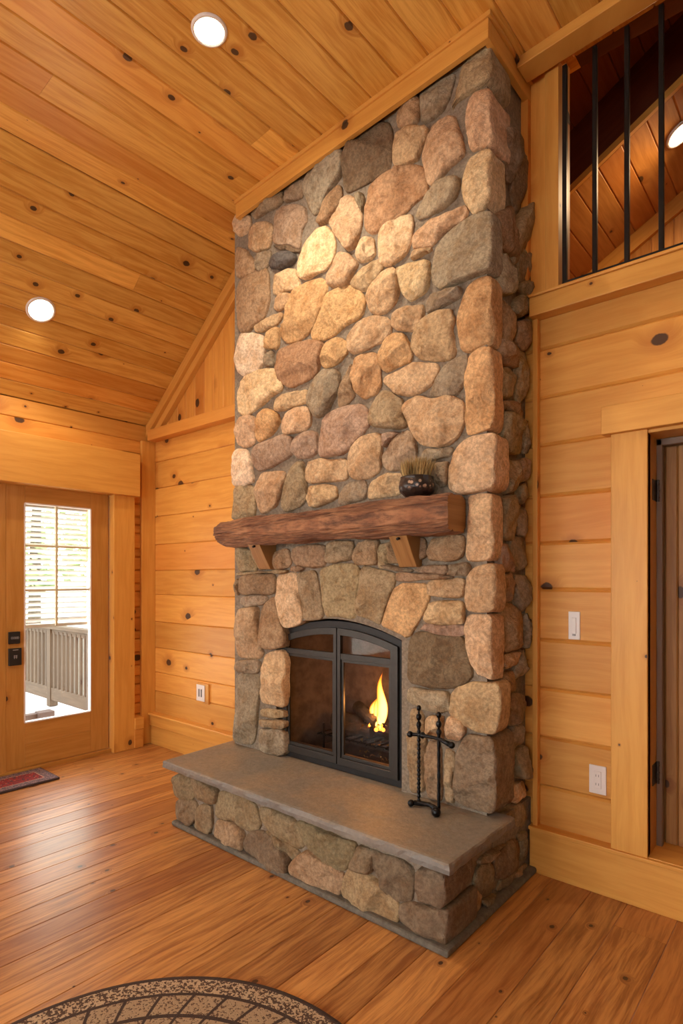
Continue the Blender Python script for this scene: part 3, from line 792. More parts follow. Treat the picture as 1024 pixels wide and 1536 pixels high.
for _, c, P in SIDE: add_stone(b, onX(P, -1.12), frS, rnd.uniform(.032, .050), PAL[c], n=40)
b.build('stone_facing', M['stone'], chim, smooth=True, fix=False)
for _, c, P in ARCH:
    b = MB(); add_stone(b, onY(P, YF - .022), frF, .032, PAL[c], it=1, grow=.985, n=56, rough=.7); b.build('arch_stone', M['stone'], chim, smooth=True, fix=False)
for (_, c, P), dd in zip(QUOIN, QD):
    b = MB(); Q = onY(P, YF - .025); Q = [(x, z) for x, z in Q]
    st = [dd * k / 4 for k in range(5)][::-1]
    add_stone(b, Q, frF, .036, PAL[c], back=[s for s in st if s > 0], it=1, grow=1.0, n=64, rough=.8); b.build('corner_stone', M['stone'], chim, smooth=True, fix=False)

# raised hearth
hearth = thing('raised_hearth', 'raised stone hearth with a grey bluestone slab running along the chimney foot', 'hearth', (-2.0, 2.1, 0))
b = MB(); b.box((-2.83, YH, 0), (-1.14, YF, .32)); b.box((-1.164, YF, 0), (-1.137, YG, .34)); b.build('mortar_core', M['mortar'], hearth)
b = MB(); b.prism([(-2.875, YH - .045), (-1.09, YH - .045), (-1.09, YG), (-1.14, YG), (-1.14, YH + .02), (-2.83, YH + .02), (-2.83, YF), (-2.875, YF)], lambda p, d: (p[0], p[1], d), 0, .028)
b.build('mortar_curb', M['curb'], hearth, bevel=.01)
b = MB()
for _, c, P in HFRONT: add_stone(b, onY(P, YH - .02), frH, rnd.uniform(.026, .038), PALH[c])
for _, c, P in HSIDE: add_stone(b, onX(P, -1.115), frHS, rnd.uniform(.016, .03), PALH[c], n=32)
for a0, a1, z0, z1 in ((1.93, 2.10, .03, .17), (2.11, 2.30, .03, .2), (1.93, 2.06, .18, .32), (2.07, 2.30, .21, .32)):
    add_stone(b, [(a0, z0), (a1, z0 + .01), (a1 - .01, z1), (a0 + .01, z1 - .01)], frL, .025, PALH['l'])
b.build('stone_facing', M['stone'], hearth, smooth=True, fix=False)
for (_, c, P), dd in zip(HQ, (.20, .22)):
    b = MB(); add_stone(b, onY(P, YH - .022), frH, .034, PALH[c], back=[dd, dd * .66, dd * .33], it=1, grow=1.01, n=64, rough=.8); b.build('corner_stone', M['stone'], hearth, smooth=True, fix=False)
# slab: outline with slightly chipped edges
b = MB(); sx0, sx1, sy0, sy1 = -2.925, -1.068, 1.845, 2.40; N_ = 90
out = []
def edge(a, c, k):
    for i in range(k): out.append((a[0] + (c[0] - a[0]) * i / k, a[1] + (c[1] - a[1]) * i / k))
edge((sx0, sy0), (sx1, sy0), 90); edge((sx1, sy0), (sx1, sy1), 28); edge((sx1, sy1), (sx0 - .03, sy1), 6); edge((sx0 - .03, sy1), (sx0, sy0), 28)
rings = [(.322, .012), (.326, .0), (.343, -.002), (.357, .001), (.363, .006), (.365, .02)]
vs = []; n_ = len(out); ccx, ccy = -2.0, 2.1
for z, ins in rings:
    for (x, y) in out:
        dx = (1 if x < ccx - .9 else (-1 if x > ccx + .92 else 0)); dy = 1 if y < 1.87 else 0
        j = noise.noise(Vector((x * 22, y * 22, z * 30))) * .006 + noise.noise(Vector((x * 60, y * 60, z * 80))) * .003
        if z > .362: j *= .3
        vs.append((x + dx * (ins + j), y + dy * (ins + j), z))
fs = [(r * n_ + i, r * n_ + (i + 1) % n_, (r + 1) * n_ + (i + 1) % n_, (r + 1) * n_ + i) for r in range(5) for i in range(n_)]
fs += [tuple(range(n_))[::-1], tuple(range(5 * n_, 6 * n_))]
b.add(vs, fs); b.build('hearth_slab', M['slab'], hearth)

# crown boards around the chimney head
def crown(b, x0, x1, y0, y1, dz0, dz1):
    vs = []
    for x in (x0, x1):
        z = ceil_z(x)
        for y in (y0, y1): vs += [(x, y, z - dz1), (x, y, z - dz0)]
    b.add(vs, [(0, 1, 3, 2), (4, 6, 7, 5), (0, 4, 5, 1), (2, 3, 7, 6), (0, 2, 6, 4), (1, 5, 7, 3)], [(p[0] + p[1], p[2] + 5) for p in vs], (.5, .4, .2))
b = MB(); crown(b, -2.80, -1.128, 2.272, 2.30, .0, .105); crown(b, -1.156, -1.128, 2.30, YG, 0, .105); crown(b, -2.80, -2.77, 2.30, YG, 0, .105)
crown(b, -2.805, -1.115, 2.262, 2.274, 0, .022); crown(b, -1.128, -1.116, 2.27, YG, 0, .022)
struct(b.build('trim_11', M['trim'], bevel=.002))
b = MB(); crown(b, -1.125, XR, 2.555, 2.665, 0, .05); o = struct(b.build('trim_12', M['trim'], bevel=.003))

# ---------------------------------------------------------------- fireplace insert
ins = thing('fireplace_insert', 'black arched glass-door fireplace insert set into the stone chimney', 'fireplace insert', (-2.06, 2.36, .365))
zb0 = .366
def arch_out(x0, x1, zb_, zs, r, n=20):
    return [(x0, zb_), (x1, zb_)] + [(x1 + (x0 - x1) * i / n, archz(x1 + (x0 - x1) * i / n, x0, x1, zs, r)) for i in range(n + 1)]
b = MB(); b.ring(arch_out(ax0 + .002, ax1 - .002, zb0, azs - .012, arise), arch_out(ax0 + .030, ax1 - .035, zb0 + .035, azs - .045, arise - .008), fr3, 2.365, 2.42); b.build('surround', M['insertblk'], ins, bevel=.003)
def part_arch(x0, x1, zb_, off, n=14):
    f = lambda x: archz(x) - off
    return [(x0, zb_), (x1, zb_)] + [(x1 + (x0 - x1) * i / n, f(x1 + (x0 - x1) * i / n)) for i in range(n + 1)]
for (x0, x1, side) in ((ax0 + .030, -2.052, 0), (-2.046, ax1 - .036, 1)):
    b = MB(); w = .038 if side == 0 else .022; w2 = .022 if side == 0 else .045
    b.ring(part_arch(x0, x1, zb0 + .036, .050), part_arch(x0 + w, x1 - w2, zb0 + .075, .088), fr3, 2.350, 2.372)
    b.box((x0 + w, 2.352, .968), (x1 - w2, 2.370, 1.0))
    b.ring([(x0 + w, zb0 + .075), (x1 - w2, zb0 + .075), (x1 - w2, .97), (x0 + w, .97)], [(x0 + w + .015, zb0 + .092), (x1 - w2 - .015, zb0 + .092), (x1 - w2 - .015, .952), (x0 + w + .015, .952)], fr3, 2.360, 2.374)
    o = b.build('glass_door', M['insert'], ins, bevel=.002)
    g = MB(); g.prism(part_arch(x0 + w, x1 - w2, zb0 + .075, .088), fr3, 2.366, 2.368); q = g.build('glass_pane', M['fireglass'], o); q.location = (0, 0, 0)
b = MB(); y0, y1 = 2.42, 2.70
vs = [(-2.47, y0, .37), (-1.65, y0, .37), (-1.65, y0, 1.15), (-2.47, y0, 1.15), (-2.36, y1, .40), (-1.76, y1, .40), (-1.76, y1, 1.12), (-2.36, y1, 1.12)]
b.add(vs, [(0, 1, 5, 4), (1, 2, 6, 5), (2, 3, 7, 6), (3, 0, 4, 7), (4, 5, 6, 7)]); 
b.box((-2.45, 2.43, .395), (-1.67, 2.46, .43)); b.build('firebox', M['firebox'], ins, fix=False)
b = MB()
for x in [-2.30 + i * .06 for i in range(10)]: b.tube([(x, 2.47, .50), (x, 2.67, .50)], .006, 6); 
for x in (-2.28, -1.78): b.tube([(x, 2.50, .40), (x, 2.50, .56)], .007, 6); b.tube([(x, 2.66, .40), (x, 2.66, .52)], .007, 6)
b.tube([(-2.32, 2.50, .495), (-1.74, 2.50, .495)], .007, 6); b.tube([(-2.32, 2.66, .495), (-1.74, 2.66, .495)], .007, 6)
b.build('grate', M['iron'], ins)
def logm(a, c, r):
    a, c = Vector(a), Vector(c); pts = [a.lerp(c, i / 12) + Vector((0, noise.noise(Vector((i * .5, r * 90, 0))) * .01, noise.noise(Vector((i * .5, 5, r * 90))) * .01)) for i in range(13)]
    b = MB(); b.tube(pts, [r * (1 + .12 * noise.noise(Vector((i * .9, r * 50, 3)))) for i in range(13)], 14); return b.build('log', M['log'], ins, smooth=False)
logm((-2.27, 2.59, .56), (-1.80, 2.60, .57), .052); logm((-2.20, 2.50, .555), (-1.95, 2.53, .56), .035); logm((-2.12, 2.62, .655), (-1.88, 2.50, .62), .036)
b = MB()
for i in range(60):
    p = Vector((rnd.uniform(-2.0, -1.76), rnd.uniform(2.46, 2.54), rnd.choice((.44, .52, .60)) + rnd.uniform(-.02, .02))); s_ = rnd.uniform(.006, .016)
    a = [p + Vector((rnd.uniform(-1, 1), rnd.uniform(-1, 1), rnd.uniform(-1, 1))) * s_ for _ in range(4)]
    b.add(a, [(0, 1, 2), (0, 2, 3), (0, 3, 1), (1, 3, 2)])
e = b.build('tinder', M['brass'], ins); e['kind'] = 'stuff'
b = MB()
for i in range(14): b.ball((rnd.uniform(-1.95, -1.85), rnd.uniform(2.48, 2.53), rnd.uniform(.585, .63)), rnd.uniform(.006, .013))
e = b.build('embers', M['ember'], ins); e['kind'] = 'stuff'
def flame(x, y, z, h, w, lean=0, tw=0):
    b = MB(); n = 14; m = 16; vs = []; uv = []
    for i in range(m + 1):
        t = i / m; rr = w * (math.sin(math.pi * min(1, t * 1.0 + .06) ** .62) * .9 + .04) * (1 - t * .35)
        ox = lean * t * t + .018 * math.sin(t * 7 + tw) * t
        for k in range(n): a = 2 * math.pi * k / n; vs.append((x + ox + rr * math.cos(a), y + rr * .6 * math.sin(a), z + h * t)); uv.append((0, t))
    fs = [(i * n + k, i * n + (k + 1) % n, (i + 1) * n + (k + 1) % n, (i + 1) * n + k) for i in range(m) for k in range(n)]
    b.add(vs, fs, uv); return b.build('flame', M['flame'], ins, smooth=True)
flame(-1.86, 2.50, .63, .28, .042, .0, 0); flame(-1.90, 2.52, .61, .20, .04, .03, 1); flame(-1.935, 2.54, .62, .18, .045, .05, 2); flame(-1.975, 2.55, .61, .09, .04, .05, 4); flame(-1.90, 2.49, .60, .06, .022, 0, 5)
flame(-1.865, 2.49, .60, .19, .020, .01, 3)

# ---------------------------------------------------------------- mantel
mant = thing('mantel_shelf', 'rough hewn reddish brown timber mantel on two wooden brackets across the chimney', 'mantel', (-2.07, 2.25, 1.6))
b = MB(); n = 88; x0, x1 = -2.895, -1.262; m = 130; vs = []; uv = []
for i in range(m + 1):
    t = i / m; x = x0 + (x1 - x0) * t
    for k in range(n):
        a = 2 * math.pi * k / n; ca, sa = math.cos(a), math.sin(a); e_ = .42
        yy = math.copysign(abs(ca) ** e_, ca); zz_ = math.copysign(abs(sa) ** e_, sa)
        e_ = .95 - .53 * min(1, t * 2.2); yy = math.copysign(abs(ca) ** e_, ca); zz_ = math.copysign(abs(sa) ** e_, sa); endr = 1 - .25 * max(0, 1 - t / .03) ** 2 - .06 * max(0, 1 - (1 - t) / .01)
        wz = .078 + .006 * t + .004 * math.sin(t * 9); wy = .088
        q = Vector((x * 5, yy * 1.2, zz_ * 1.2)); j = noise.noise(q) * .010 + noise.noise(Vector((x * 6, yy * 9, zz_ * 9))) * .010 + abs(noise.noise(Vector((x * 9, yy * 26, zz_ * 26)))) * -.010
        vs.append((x, 2.245 + yy * (wy * endr + j), 1.672 + .012 * t + zz_ * (wz * endr + j))); uv.append((x, k / n * .5))
fs = [(i * n + k, i * n + (k + 1) % n, (i + 1) * n + (k + 1) % n, (i + 1) * n + k) for i in range(m) for k in range(n)]
b.add(vs, fs, uv, (.4, .6, .2)); b.add(vs[:n], [tuple(range(n))[::-1]], uv[:n], (.4, .6, .2))
b.add(vs[-n:], [tuple(range(n))], [(p[1] * .5, p[2]) for p in vs[-n:]], (.2, .9, .2), 1)
b.build('beam', [M['mantel'], M['bracket']], mant, smooth=False)
for xa in (-2.60, -1.595):
    b = MB(); pr = [(2.19, 1.61), (2.33, 1.61), (2.33, 1.455), (2.285, 1.455), (2.255, 1.50)]
    b.prism(pr, lambda p, d: (d, p[0], p[1]), xa, xa + .10, guv=lambda p, d: (p[1] + xa * 7, d)); b.build('bracket', M['bracket'], mant, bevel=.003)
    b = MB(); b.tube([(xa + .055, 2.205, 1.587), (xa + .055, 2.19, 1.582)], .007, 8); b.build('bolt', M['iron'], mant)

# bowl of moss on the mantel
bw = thing('decorative_bowl', 'small dark patterned bowl filled with dried grass standing on the mantel', 'bowl', (-1.462, 2.235, 1.768))
def bowl_mat():
    t = NT('patterned_bowl'); o = t.obj(); v = t.voro(o, 45)['Distance']; x, y, z = t.sep(o)
    band = t.math('MULTIPLY', t.step(z, .032, .045), t.step(z, .085, .072))
    c = t.mix(t.math('MULTIPLY', band, t.step(v, .42, .25)), (.02, .012, .01), (.42, .27, .18)); t.col(c); t.set(Roughness=.3); t.bump(v, .5, .006); return t.m
b = MB(); b.lathe([(.035, 0), (.052, .004), (.078, .028), (.084, .05), (.080, .074), (.074, .088), (.077, .094), (.071, .096), (.066, .085), (.001, .07)], (0, 0, 0), 40)
o = b.build('bowl', bowl_mat(), smooth=True); o.parent = bw
b = MB()
for i in range(420):
    a = rnd.uniform(0, 2 * math.pi); r = .06 * math.sqrt(rnd.random()); l = rnd.uniform(.075, .115) * (1.1 - r * 3)
    p = Vector((r * math.cos(a), r * math.sin(a), .078)); d = Vector((math.cos(a) * r * 4 + rnd.uniform(-.25, .25), math.sin(a) * r * 4 + rnd.uniform(-.25, .25), 1)).normalized()
    s = d.cross(Vector((math.sin(a * 3), 1, 0))).normalized() * .0022
    b.add([p - s, p + s, p + d * l * .6 + s + Vector((0, 0, 0)), p + d * l + Vector((rnd.uniform(-.01, .01), 0, 0)), p + d * l * .6 - s], [(0, 1, 2, 3, 4)], None, (rnd.random(),) * 3)
t = NT('dried_grass'); t.col(t.mix(t.sep(t.tint())[0], (.16, .10, .03), (.50, .33, .12))); t.set(Roughness=.8)
o = b.build('dried_grass', t.m, fix=False); o.parent = bw; o['kind'] = 'stuff'

# fire tool stand
ft = thing('fire_tool_stand', 'small black wrought iron fireplace tool stand with ball feet on the hearth slab', 'fire tools', (-1.40, 2.235, .365))
L0, R0 = Vector((-1.452, 2.235, .365)), Vector((-1.335, 2.215, .365))
b = MB(); b.tube([L0 + Vector((-.01, -.02, .018)), L0.lerp(R0, .5) + Vector((0, .01, .02)), R0 + Vector((.0, -.01, .02))], [.012, .011, .013], 10)
for p, r in ((L0 + Vector((-.022, -.03, .016)), .016), (R0 + Vector((.006, -.032, .02)), .021)): b.ball(p, r)
b.build('base', M['iron'], ft, smooth=True)
for P, H, tw in ((L0, .44, 1), (R0, .43, 0)):
    b = MB(); pts = []; rs = []
    for i in range(60):
        t = i / 59; rs.append(.0075 + (.0022 * math.sin(i * 1.9) if tw else .0008 * math.sin(i * .8))); pts.append(P + Vector((0, 0, .02 + (H - .09) * t)))
    b.tube(pts, rs, 8); z = .02 + H - .09
    for dz, r in ((.0, .012), (.035, .013), (.075, .011)): b.ball(P + Vector((0, 0, z + dz)), r, sq=(1, 1, 1.3))
    b.tube([P + Vector((0, 0, z)), P + Vector((0, 0, z + .08))], .005, 8); b.build('rod', M['iron'], ft, smooth=True)
b = MB(); z = .365 + .325
b.tube([(L0.x - .03, L0.y - .02, z + .0), (L0.x, L0.y, z), (R0.x, R0.y, z + .006), (R0.x + .07, R0.y - .02, z - .004)], [.009, .008, .008, .012], 10)
for p in ((L0.x - .034, L0.y - .022, z), (R0.x + .075, R0.y - .02, z - .004), (L0.x + .02, L0.y, z)): b.ball(p, .015)
b.build('crossbar', M['iron'], ft, smooth=True)

# ---------------------------------------------------------------- plates on the walls
def plate(name, label, cat, A, B, kind, y=YG):
    t_ = thing(name, label, cat, ((A[0] + B[0]) / 2, y, (A[1] + B[1]) / 2))
    b = MB(); b.box((A[0], y - .007, A[1]), (B[0], y + .001, B[1])); b.build('cover_plate', M['white'], t_, bevel=.003)
    cx, cz_ = (A[0] + B[0]) / 2, (A[1] + B[1]) / 2; w, h = B[0] - A[0], B[1] - A[1]
    if kind == 'switch':
        b = MB(); b.box((cx - w * .2, y - .012, cz_ - h * .28), (cx + w * .2, y - .006, cz_ + h * .28)); b.build('rocker', M['white'], t_, bevel=.002)
        b = MB(); b.box((cx - w * .12, y - .0128, cz_ - h * .30 - .008), (cx + w * .12, y - .006, cz_ - h * .30)); b.build('slider', M['grey'], t_)
    else:
        for s in ((-1, 1) if kind == 'outlet2' else (0,)):
            b = MB()
            if kind == 'outlet2':
                xx = cx + s * w * .14; b.box((xx - .009, y - .0085, cz_ - .03), (xx + .005, y - .006, cz_ + .03)); b.build('slot', M['slot'], t_)
            else:
                b.box((cx - w * .22, y - .010, cz_ - h * .3), (cx + w * .22, y - .006, cz_ + h * .3)); b.build('receptacle', M['white'], t_, bevel=.002)
                for q in (-1, 1):
                    for r in (-.006, .006): b = MB(); b.box((cx + r - .001, y - .0108, cz_ + q * h * .15 - .005), (cx + r + .001, y - .0098, cz_ + q * h * .15 + .005)); b.build('slot', M['slot'], t_)
    return t_
plate('light_switch', 'white dimmer switch plate on the pine wall, upper of the two beside the door', 'light switch', (-.955, 1.118), (-.902, 1.248), 'switch')
plate('wall_outlet', 'white outlet plate low on the pine wall beside the plank door casing', 'outlet', (-.862, .430), (-.788, .558), 'outlet')
t_ = plate('wall_outlet', 'white double slot outlet low on the pine wall left of the chimney', 'outlet', (-3.83, .445), (-3.725, .572), 'outlet2', YG - .016)
b = MB(); b.box((-3.835, YG - .016, .43), (-3.685, YG + .001, .585), 2); b.build('wooden_box', M['trim'], t_, bevel=.003)

# ---------------------------------------------------------------- recessed lights
def can(loc, nrm, r, label, on=True):
    t_ = thing('recessed_light', label, 'ceiling light', loc, 'recessed lights in the pine ceiling')
    nrm = Vector(nrm).normalized(); q = Vector((0, 0, -1)).rotation_difference(nrm).to_matrix()
    b = MB(); b.lathe([(r * 1.0, -.004), (r * 1.16, -.005), (r * 1.2, 0), (r * 1.16, .006), (r * 1.0, .010), (r * .96, -.02), (r * .96, -.004)], loc, 40, M=Matrix.Rotation(math.pi, 3, 'X') if 0 else q @ Matrix.Diagonal((1, 1, -1)))
    b.build('trim_ring', M['white'], t_, smooth=True)
    b = MB(); b.lathe([(r * .97, -.003), (r * .97, .004), (.001, .005)], loc, 40, M=q @ Matrix.Diagonal((1, 1, -1))); b.build('diffuser', M['lamp'], t_)
can((-2.048, 1.519, ceil_z(-2.048)), nf, .064, 'round recessed light glowing in the ceiling above the chimney face')
can((-3.922, 1.585, ZP + (ZC - ZP) / (XC - XL) * (-3.922 - XL)), n_slope if False else Vector((sl.z, 0, -sl.x)), .075, 'round recessed light glowing low in the ceiling slope towards the door')
can((-.72, 3.95, 4.06), (.49, 0, -.87), .07, 'round recessed light glowing in the loft ceiling behind the railing')

# ---------------------------------------------------------------- loft behind the opening
lf = Vector((1, 0, .56)).normalized(); nl = Vector((lf.z, 0, -lf.x))
def loft_z(x): return 3.76 + .56 * (x + 1.267)
b = MB(); X0 = -2.4
for i in range(22):
    P = Vector((X0, 3.62, loft_z(X0))) + lf * (i * .15)
    b.plank(P, ey, lf, nl, 1.0, .149, .02, .006)
struct(b.build('ceiling_loft', M['loft'], fix=False))
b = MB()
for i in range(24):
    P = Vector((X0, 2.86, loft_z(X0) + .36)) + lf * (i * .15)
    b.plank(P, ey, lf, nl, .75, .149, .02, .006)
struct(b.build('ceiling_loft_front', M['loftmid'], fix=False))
b = MB()
def skew(b, y0, y1, z0, z1, tint, xa=-2.4, xb=.7):
    vs = [(x, y, loft_z(x) + z) for x in (xa, xb) for y in (y0, y1) for z in (z0, z1)]
    b.add(vs, [(0, 1, 3, 2), (4, 6, 7, 5), (0, 4, 5, 1), (2, 3, 7, 6), (0, 2, 6, 4), (1, 5, 7, 3)], [(p[0], p[2] - .56 * p[0] + p[1]) for p in vs], tint)
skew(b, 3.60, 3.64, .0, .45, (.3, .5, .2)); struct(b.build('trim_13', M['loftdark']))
b = MB(); skew(b, 3.575, 3.60, -.03, .012, (.2, .9, .2)); skew(b, 4.47, 4.5, -.12, 0, (.6, .3, .2)); struct(b.build('trim_14', M['trim']))
b = MB(); x = -2.4
while x < .7: b.plank((x, 4.5, 2.6), ez, ex, -ey, 2.4, .139, .03, .006); x += .14
struct(b.build('wall_loft_back', M['loft'], fix=False))
b = MB(); y = 2.86
while y < 4.5: b.plank((-2.4, y, 2.6), ez, ey, ex, 2.2, .139, .03, .006); y += .14
struct(b.build('wall_loft_side', M['loft'], fix=False))
b = MB(); b.box((-2.5, 2.84, 2.60), (1.2, 4.6, 2.69), 0); b.box((-2.5, 2.86, 4.75), (1.2, 4.6, 4.8), 0); struct(b.build('floor_loft', M['loft']))
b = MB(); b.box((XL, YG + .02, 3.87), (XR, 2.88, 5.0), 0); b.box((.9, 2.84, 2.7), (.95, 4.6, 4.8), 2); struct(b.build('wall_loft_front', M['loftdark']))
lr = thing('loft_railing', 'black metal railing with vertical bars in the loft opening above the pine wall', 'railing', (-.5, 2.72, 2.75))
b = MB(); b.box((-.975, 2.708, 2.752), (1.0, 2.732, 2.777)); b.build('bottom_rail', M['blackmetal'], lr, bevel=.002)
x = -.965; i = 0
while x < .3:
    b = MB(); w = .010
    b.box((x - w, 2.72 - w, 2.745), (x + w, 2.72 + w, ceil_z(x) - .03)); b.build('baluster', M['blackmetal'], lr, bevel=.002); x += .1335

# ---------------------------------------------------------------- rugs
def rug_mat():
    t = NT('round_rug_weave'); o = t.obj(); x, y, z = t.sep(o)
    r = t.math('SQRT', t.math('ADD', t.math('MULTIPLY', x, x), t.math('MULTIPLY', y, y))); a = t.math('ARCTAN2', y, x)
    sp = t.noise(o, 110, 2, .6); sp2 = t.noise(o, 420, 2)
    leo = t.step(sp, .47, .53)
    tan = t.mix(leo, (.075, .040, .022), (.46, .33, .20))
    tan2 = t.mix(t.step(sp, .40, .45), (.10, .055, .03), (.36, .25, .145))
    brn = (.045, .024, .015)
    seg = t.math('ABSOLUTE', t.math('SUBTRACT', t.math('FRACT', t.math('MULTIPLY', t.math('ADD', a, t.math('MULTIPLY', r, .6)), 36 / 6.2832)), .5))
    brick = t.mix(t.step(seg, .43, .46), tan2, brn)
    c = t.mix(t.math('GREATER_THAN', r, .37), (.34, .21, .10), brick)
    c = t.mix(t.math('MULTIPLY', t.math('GREATER_THAN', r, .535), t.math('LESS_THAN', r, .55)), c, brn)
    c = t.mix(t.math('MULTIPLY', t.math('GREATER_THAN', r, .37), t.math('LESS_THAN', r, .385)), c, brn)
    c = t.mix(t.math('GREATER_THAN', r, .632), c, brn); c = t.mix(t.math('GREATER_THAN', r, .645), c, tan); c = t.mix(t.math('GREATER_THAN', r, .708), c, brn)
    t.col(c); t.set(Roughness=.95); t.bump(t.math('ADD', sp2, t.math('MULTIPLY', leo, .5)), .6, .004); return t.m
b = MB(); b.lathe([(.722, 0), (.728, .004), (.727, .011), (.715, .014), (.70, .0125), (.60, .0125), (.3, .0125), (.001, .0125)], (0, 0, 0), 128)
o = b.build('round_rug', rug_mat()); o.location = (-1.236, .65, .001); tag(o, 'round braided rug with a dark brown rim and speckled tan rings on the floor', 'rug')
def mat_mat():
    t = NT('persian_mat_weave'); o = t.obj(); x, y, z = t.sep(o)
    ax = t.math('SUBTRACT', .16, t.math('ABSOLUTE', x)); ay = t.math('SUBTRACT', .46, t.math('ABSOLUTE', y)); d = t.math('MINIMUM', ax, ay)
    v = t.voro(o, 38)['Distance']; nn = t.noise(o, 60, 3, .6, 1.5)
    f = t.mix(t.step(nn, .50, .56), (.30, .022, .02), (.06, .03, .04)); f = t.mix(t.step(v, .22, .12), f, (.42, .24, .16))
    bd = t.mix(t.step(nn, .46, .54), (.24, .15, .15), (.07, .06, .08))
    c = t.mix(t.math('LESS_THAN', d, .072), f, bd); c = t.mix(t.math('LESS_THAN', d, .008), c, (.05, .03, .03))
    c = t.mix(t.math('MULTIPLY', t.math('LESS_THAN', d, .078), t.math('GREATER_THAN', d, .070)), c, (.42, .26, .2))
    t.col(c); t.set(Roughness=.95); return t.m
b = MB(); b.box((-.16, -.46, 0), (.16, .46, .016)); o = b.build('door_mat', mat_mat(), bevel=.004); o.location = (-4.285, 1.335, .001)
tag(o, 'red persian pattern mat with a grey border in front of the glass door', 'rug')

# ---------------------------------------------------------------- outside the door
b = MB(); x = -9.5
while x < XL - .16: b.plank((x, -2.2, -.06), ey, ex, ez, 5.6, .138, .03, .004); x += .14
struct(b.build('floor_porch', M['deckfloor'], fix=False))
b = MB(); b.box((-40, -30, -.9), (XL - .3, 30, -.8)); struct(b.build('ground', M['ground']))
pr = thing('porch_railing', 'sunlit wooden porch railing with upright pickets seen through the door glass', 'railing', (-7.2, 2.88, -.06))
b = MB(); b.box((-9.4, 2.83, .83), (-5.85, 2.94, .87)); b.box((-9.4, 2.87, .77), (-5.85, 2.90, .83)); b.build('top_rail', M['deck'], pr, bevel=.004)
b = MB(); b.box((-9.4, 2.86, .02), (-5.85, 2.90, .16)); b.build('bottom_rail', M['deck'], pr, bevel=.004)
for x in (-5.90, -6.85, -8.4): b = MB(); b.box((x - .045, 2.85, -.055), (x + .045, 2.94, .84)); b.build('post', M['deck'], pr, bevel=.004)
x = -6.01
while x > -9.3: b = MB(); b.box((x - .019, 2.865, .14), (x + .019, 2.895, .80)); b.build('picket', M['deck'], pr); x -= .105
b = MB(); A = atX(85, 1077, -5.9); bb = thing('porch_bench', 'low brown wooden bench frame on the bright porch floor outside the door', 'bench', (-6.2, 2.2, -.06))
M['brownp'] = simple('brown_plank', (.10, .06, .045), .7)
b = MB(); b.box((-5.98, 2.36, -.058), (-5.86, 2.50, .10)); b.build('leg', M['brownp'], bb, bevel=.004)
b = MB(); b.box((-6.00, 1.45, .03), (-5.92, 2.40, .085)); b.build('plank', M['brownp'], bb, bevel=.004)
b = MB(); b.box((-5.98, 1.5, -.058), (-5.90, 1.62, .05)); b.build('leg', M['brownp'], bb, bevel=.004)
for i, (x, y, h, r) in enumerate(((-14, 5.5, 6, 2.2), (-18, 9.5, 8, 2.8), (-16, 1.5, 7, 2.3))):
    tr = thing('garden_tree', ['pale green tree beyond the porch, nearest behind the railing', 'pale green tree beyond the porch, farthest from the door', 'pale green tree beyond the porch, out past the door hinges'][i], 'tree', (x, y, -.85), 'trees beyond the porch')
    b = MB(); b.tube([(x, y, -.85), (x + .1, y, h * .35), (x, y + .1, h * .7)], [.16, .12, .07], 10); b.build('trunk', M['bark'], tr)
    b = MB()
    for k in range(900):
        a = rnd.uniform(0, 6.28); q = rnd.uniform(-1, 1); rr = r * rnd.uniform(.45, 1) * math.sqrt(1 - q * q); p = Vector((x + rr * math.cos(a), y + rr * math.sin(a), h * .6 + q * r * 1.1))
        s = rnd.uniform(.12, .24); d1 = Vector((rnd.uniform(-1, 1), rnd.uniform(-1, 1), rnd.uniform(-1, 1))).normalized() * s; d2_ = d1.cross(Vector((rnd.uniform(-1, 1), rnd.uniform(-1, 1), 1))).normalized() * s * .6
        b.add([p - d1, p + d2_, p + d1, p - d2_], [(0, 1, 2, 3)])
    b.build('foliage', M['leaf'], tr, fix=False)

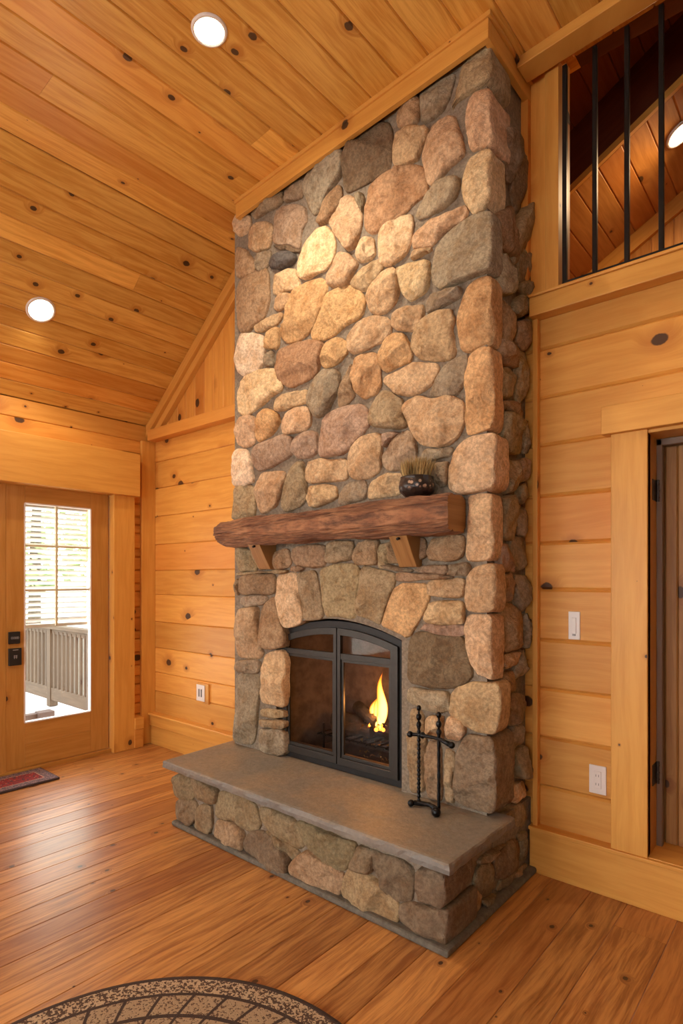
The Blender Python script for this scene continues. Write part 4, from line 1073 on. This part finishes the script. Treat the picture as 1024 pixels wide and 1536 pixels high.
# ---------------------------------------------------------------- light
w = bpy.data.worlds.new('world'); sc.world = w; w.use_nodes = True
bg = w.node_tree.nodes['Background']; bg.inputs[0].default_value = (.93, .97, 1.0, 1); bg.inputs[1].default_value = 3.0
def area(name, loc, rot, sx, sy, power, col):
    l = bpy.data.lights.new(name, 'AREA'); l.shape = 'RECTANGLE'; l.size = sx; l.size_y = sy; l.energy = power; l.color = col
    o = bpy.data.objects.new(name, l); C.objects.link(o); o.location = loc; o.rotation_euler = rot; return o
def spot(name, loc, target, ang, blend, power, col, rad=.05):
    l = bpy.data.lights.new(name, 'SPOT'); l.spot_size = R(ang); l.spot_blend = blend; l.energy = power; l.color = col; l.shadow_soft_size = rad
    o = bpy.data.objects.new(name, l); C.objects.link(o); o.location = loc
    o.rotation_euler = (Vector(target) - Vector(loc)).to_track_quat('-Z', 'Y').to_euler(); return o
WARM = (1, .82, .60); DAY = (1, .95, .88)
area('added_fill_back_a', (-2.4, YB + .03, 1.35), (R(90), 0, 0), 2.3, 1.8, 27, DAY)  # added area fills at the unseen back windows
area('added_fill_back_b', (.6, YB + .03, 1.35), (R(90), 0, 0), 2.3, 1.8, 5, DAY)
area('daylight_window_left', (XL - .10, -1.65, 1.22), (R(90), 0, R(-90)), 2.1, 1.6, 30, DAY)
area('daylight_door', (XL - .25, 1.95, 1.15), (R(90), 0, R(-90)), .6, 1.6, 8, DAY)
spot('recessed_lamp_chimney', (-2.048, 1.519, ceil_z(-2.048) - .03), (-2.12, 2.32, 2.75), 105, 1., 19, (1, .88, .72))
spot('recessed_lamp_room', (-2.048, 1.519, ceil_z(-2.048) - .03), (-2.048, 1.519, 0), 160, .6, 26, WARM)
spot('recessed_lamp_slope', (-3.90, 1.585, 3.08), (-3.7, 1.585, 0), 150, .6, 18, WARM)
for x, y, e_ in ((-2.05, -.9, 24), (.9, .2, 5), (.4, -1.3, 12)):  # added room fill from unseen ceiling spots without fixtures
    spot('added_ceiling_spot', (x, y, ceil_z(x) - .03), (x, y, 0), 150, .6, e_, WARM)
spot('loft_lamp', (-.70, 3.95, 4.0), (-1.0, 3.6, 2.6), 172, .5, 20, (1, .66, .34), .16)
l = bpy.data.lights.new('fire_glow', 'POINT'); l.energy = 2.5; l.color = (1, .45, .12); l.shadow_soft_size = .04
o = bpy.data.objects.new('fire_glow', l); C.objects.link(o); o.location = (-1.89, 2.46, .72)

sc.view_settings.view_transform = 'Standard'; sc.view_settings.look = 'None'; sc.view_settings.gamma = 1; sc.view_settings.exposure = 0.93
sc.view_settings.use_curve_mapping = False
sc.render.engine = 'CYCLES'
sc.cycles.max_bounces = 8; sc.cycles.diffuse_bounces = 5; sc.cycles.transparent_max_bounces = 16
sc.cycles.use_denoising = True; sc.cycles.caustics_reflective = False; sc.cycles.sample_clamp_indirect = 6
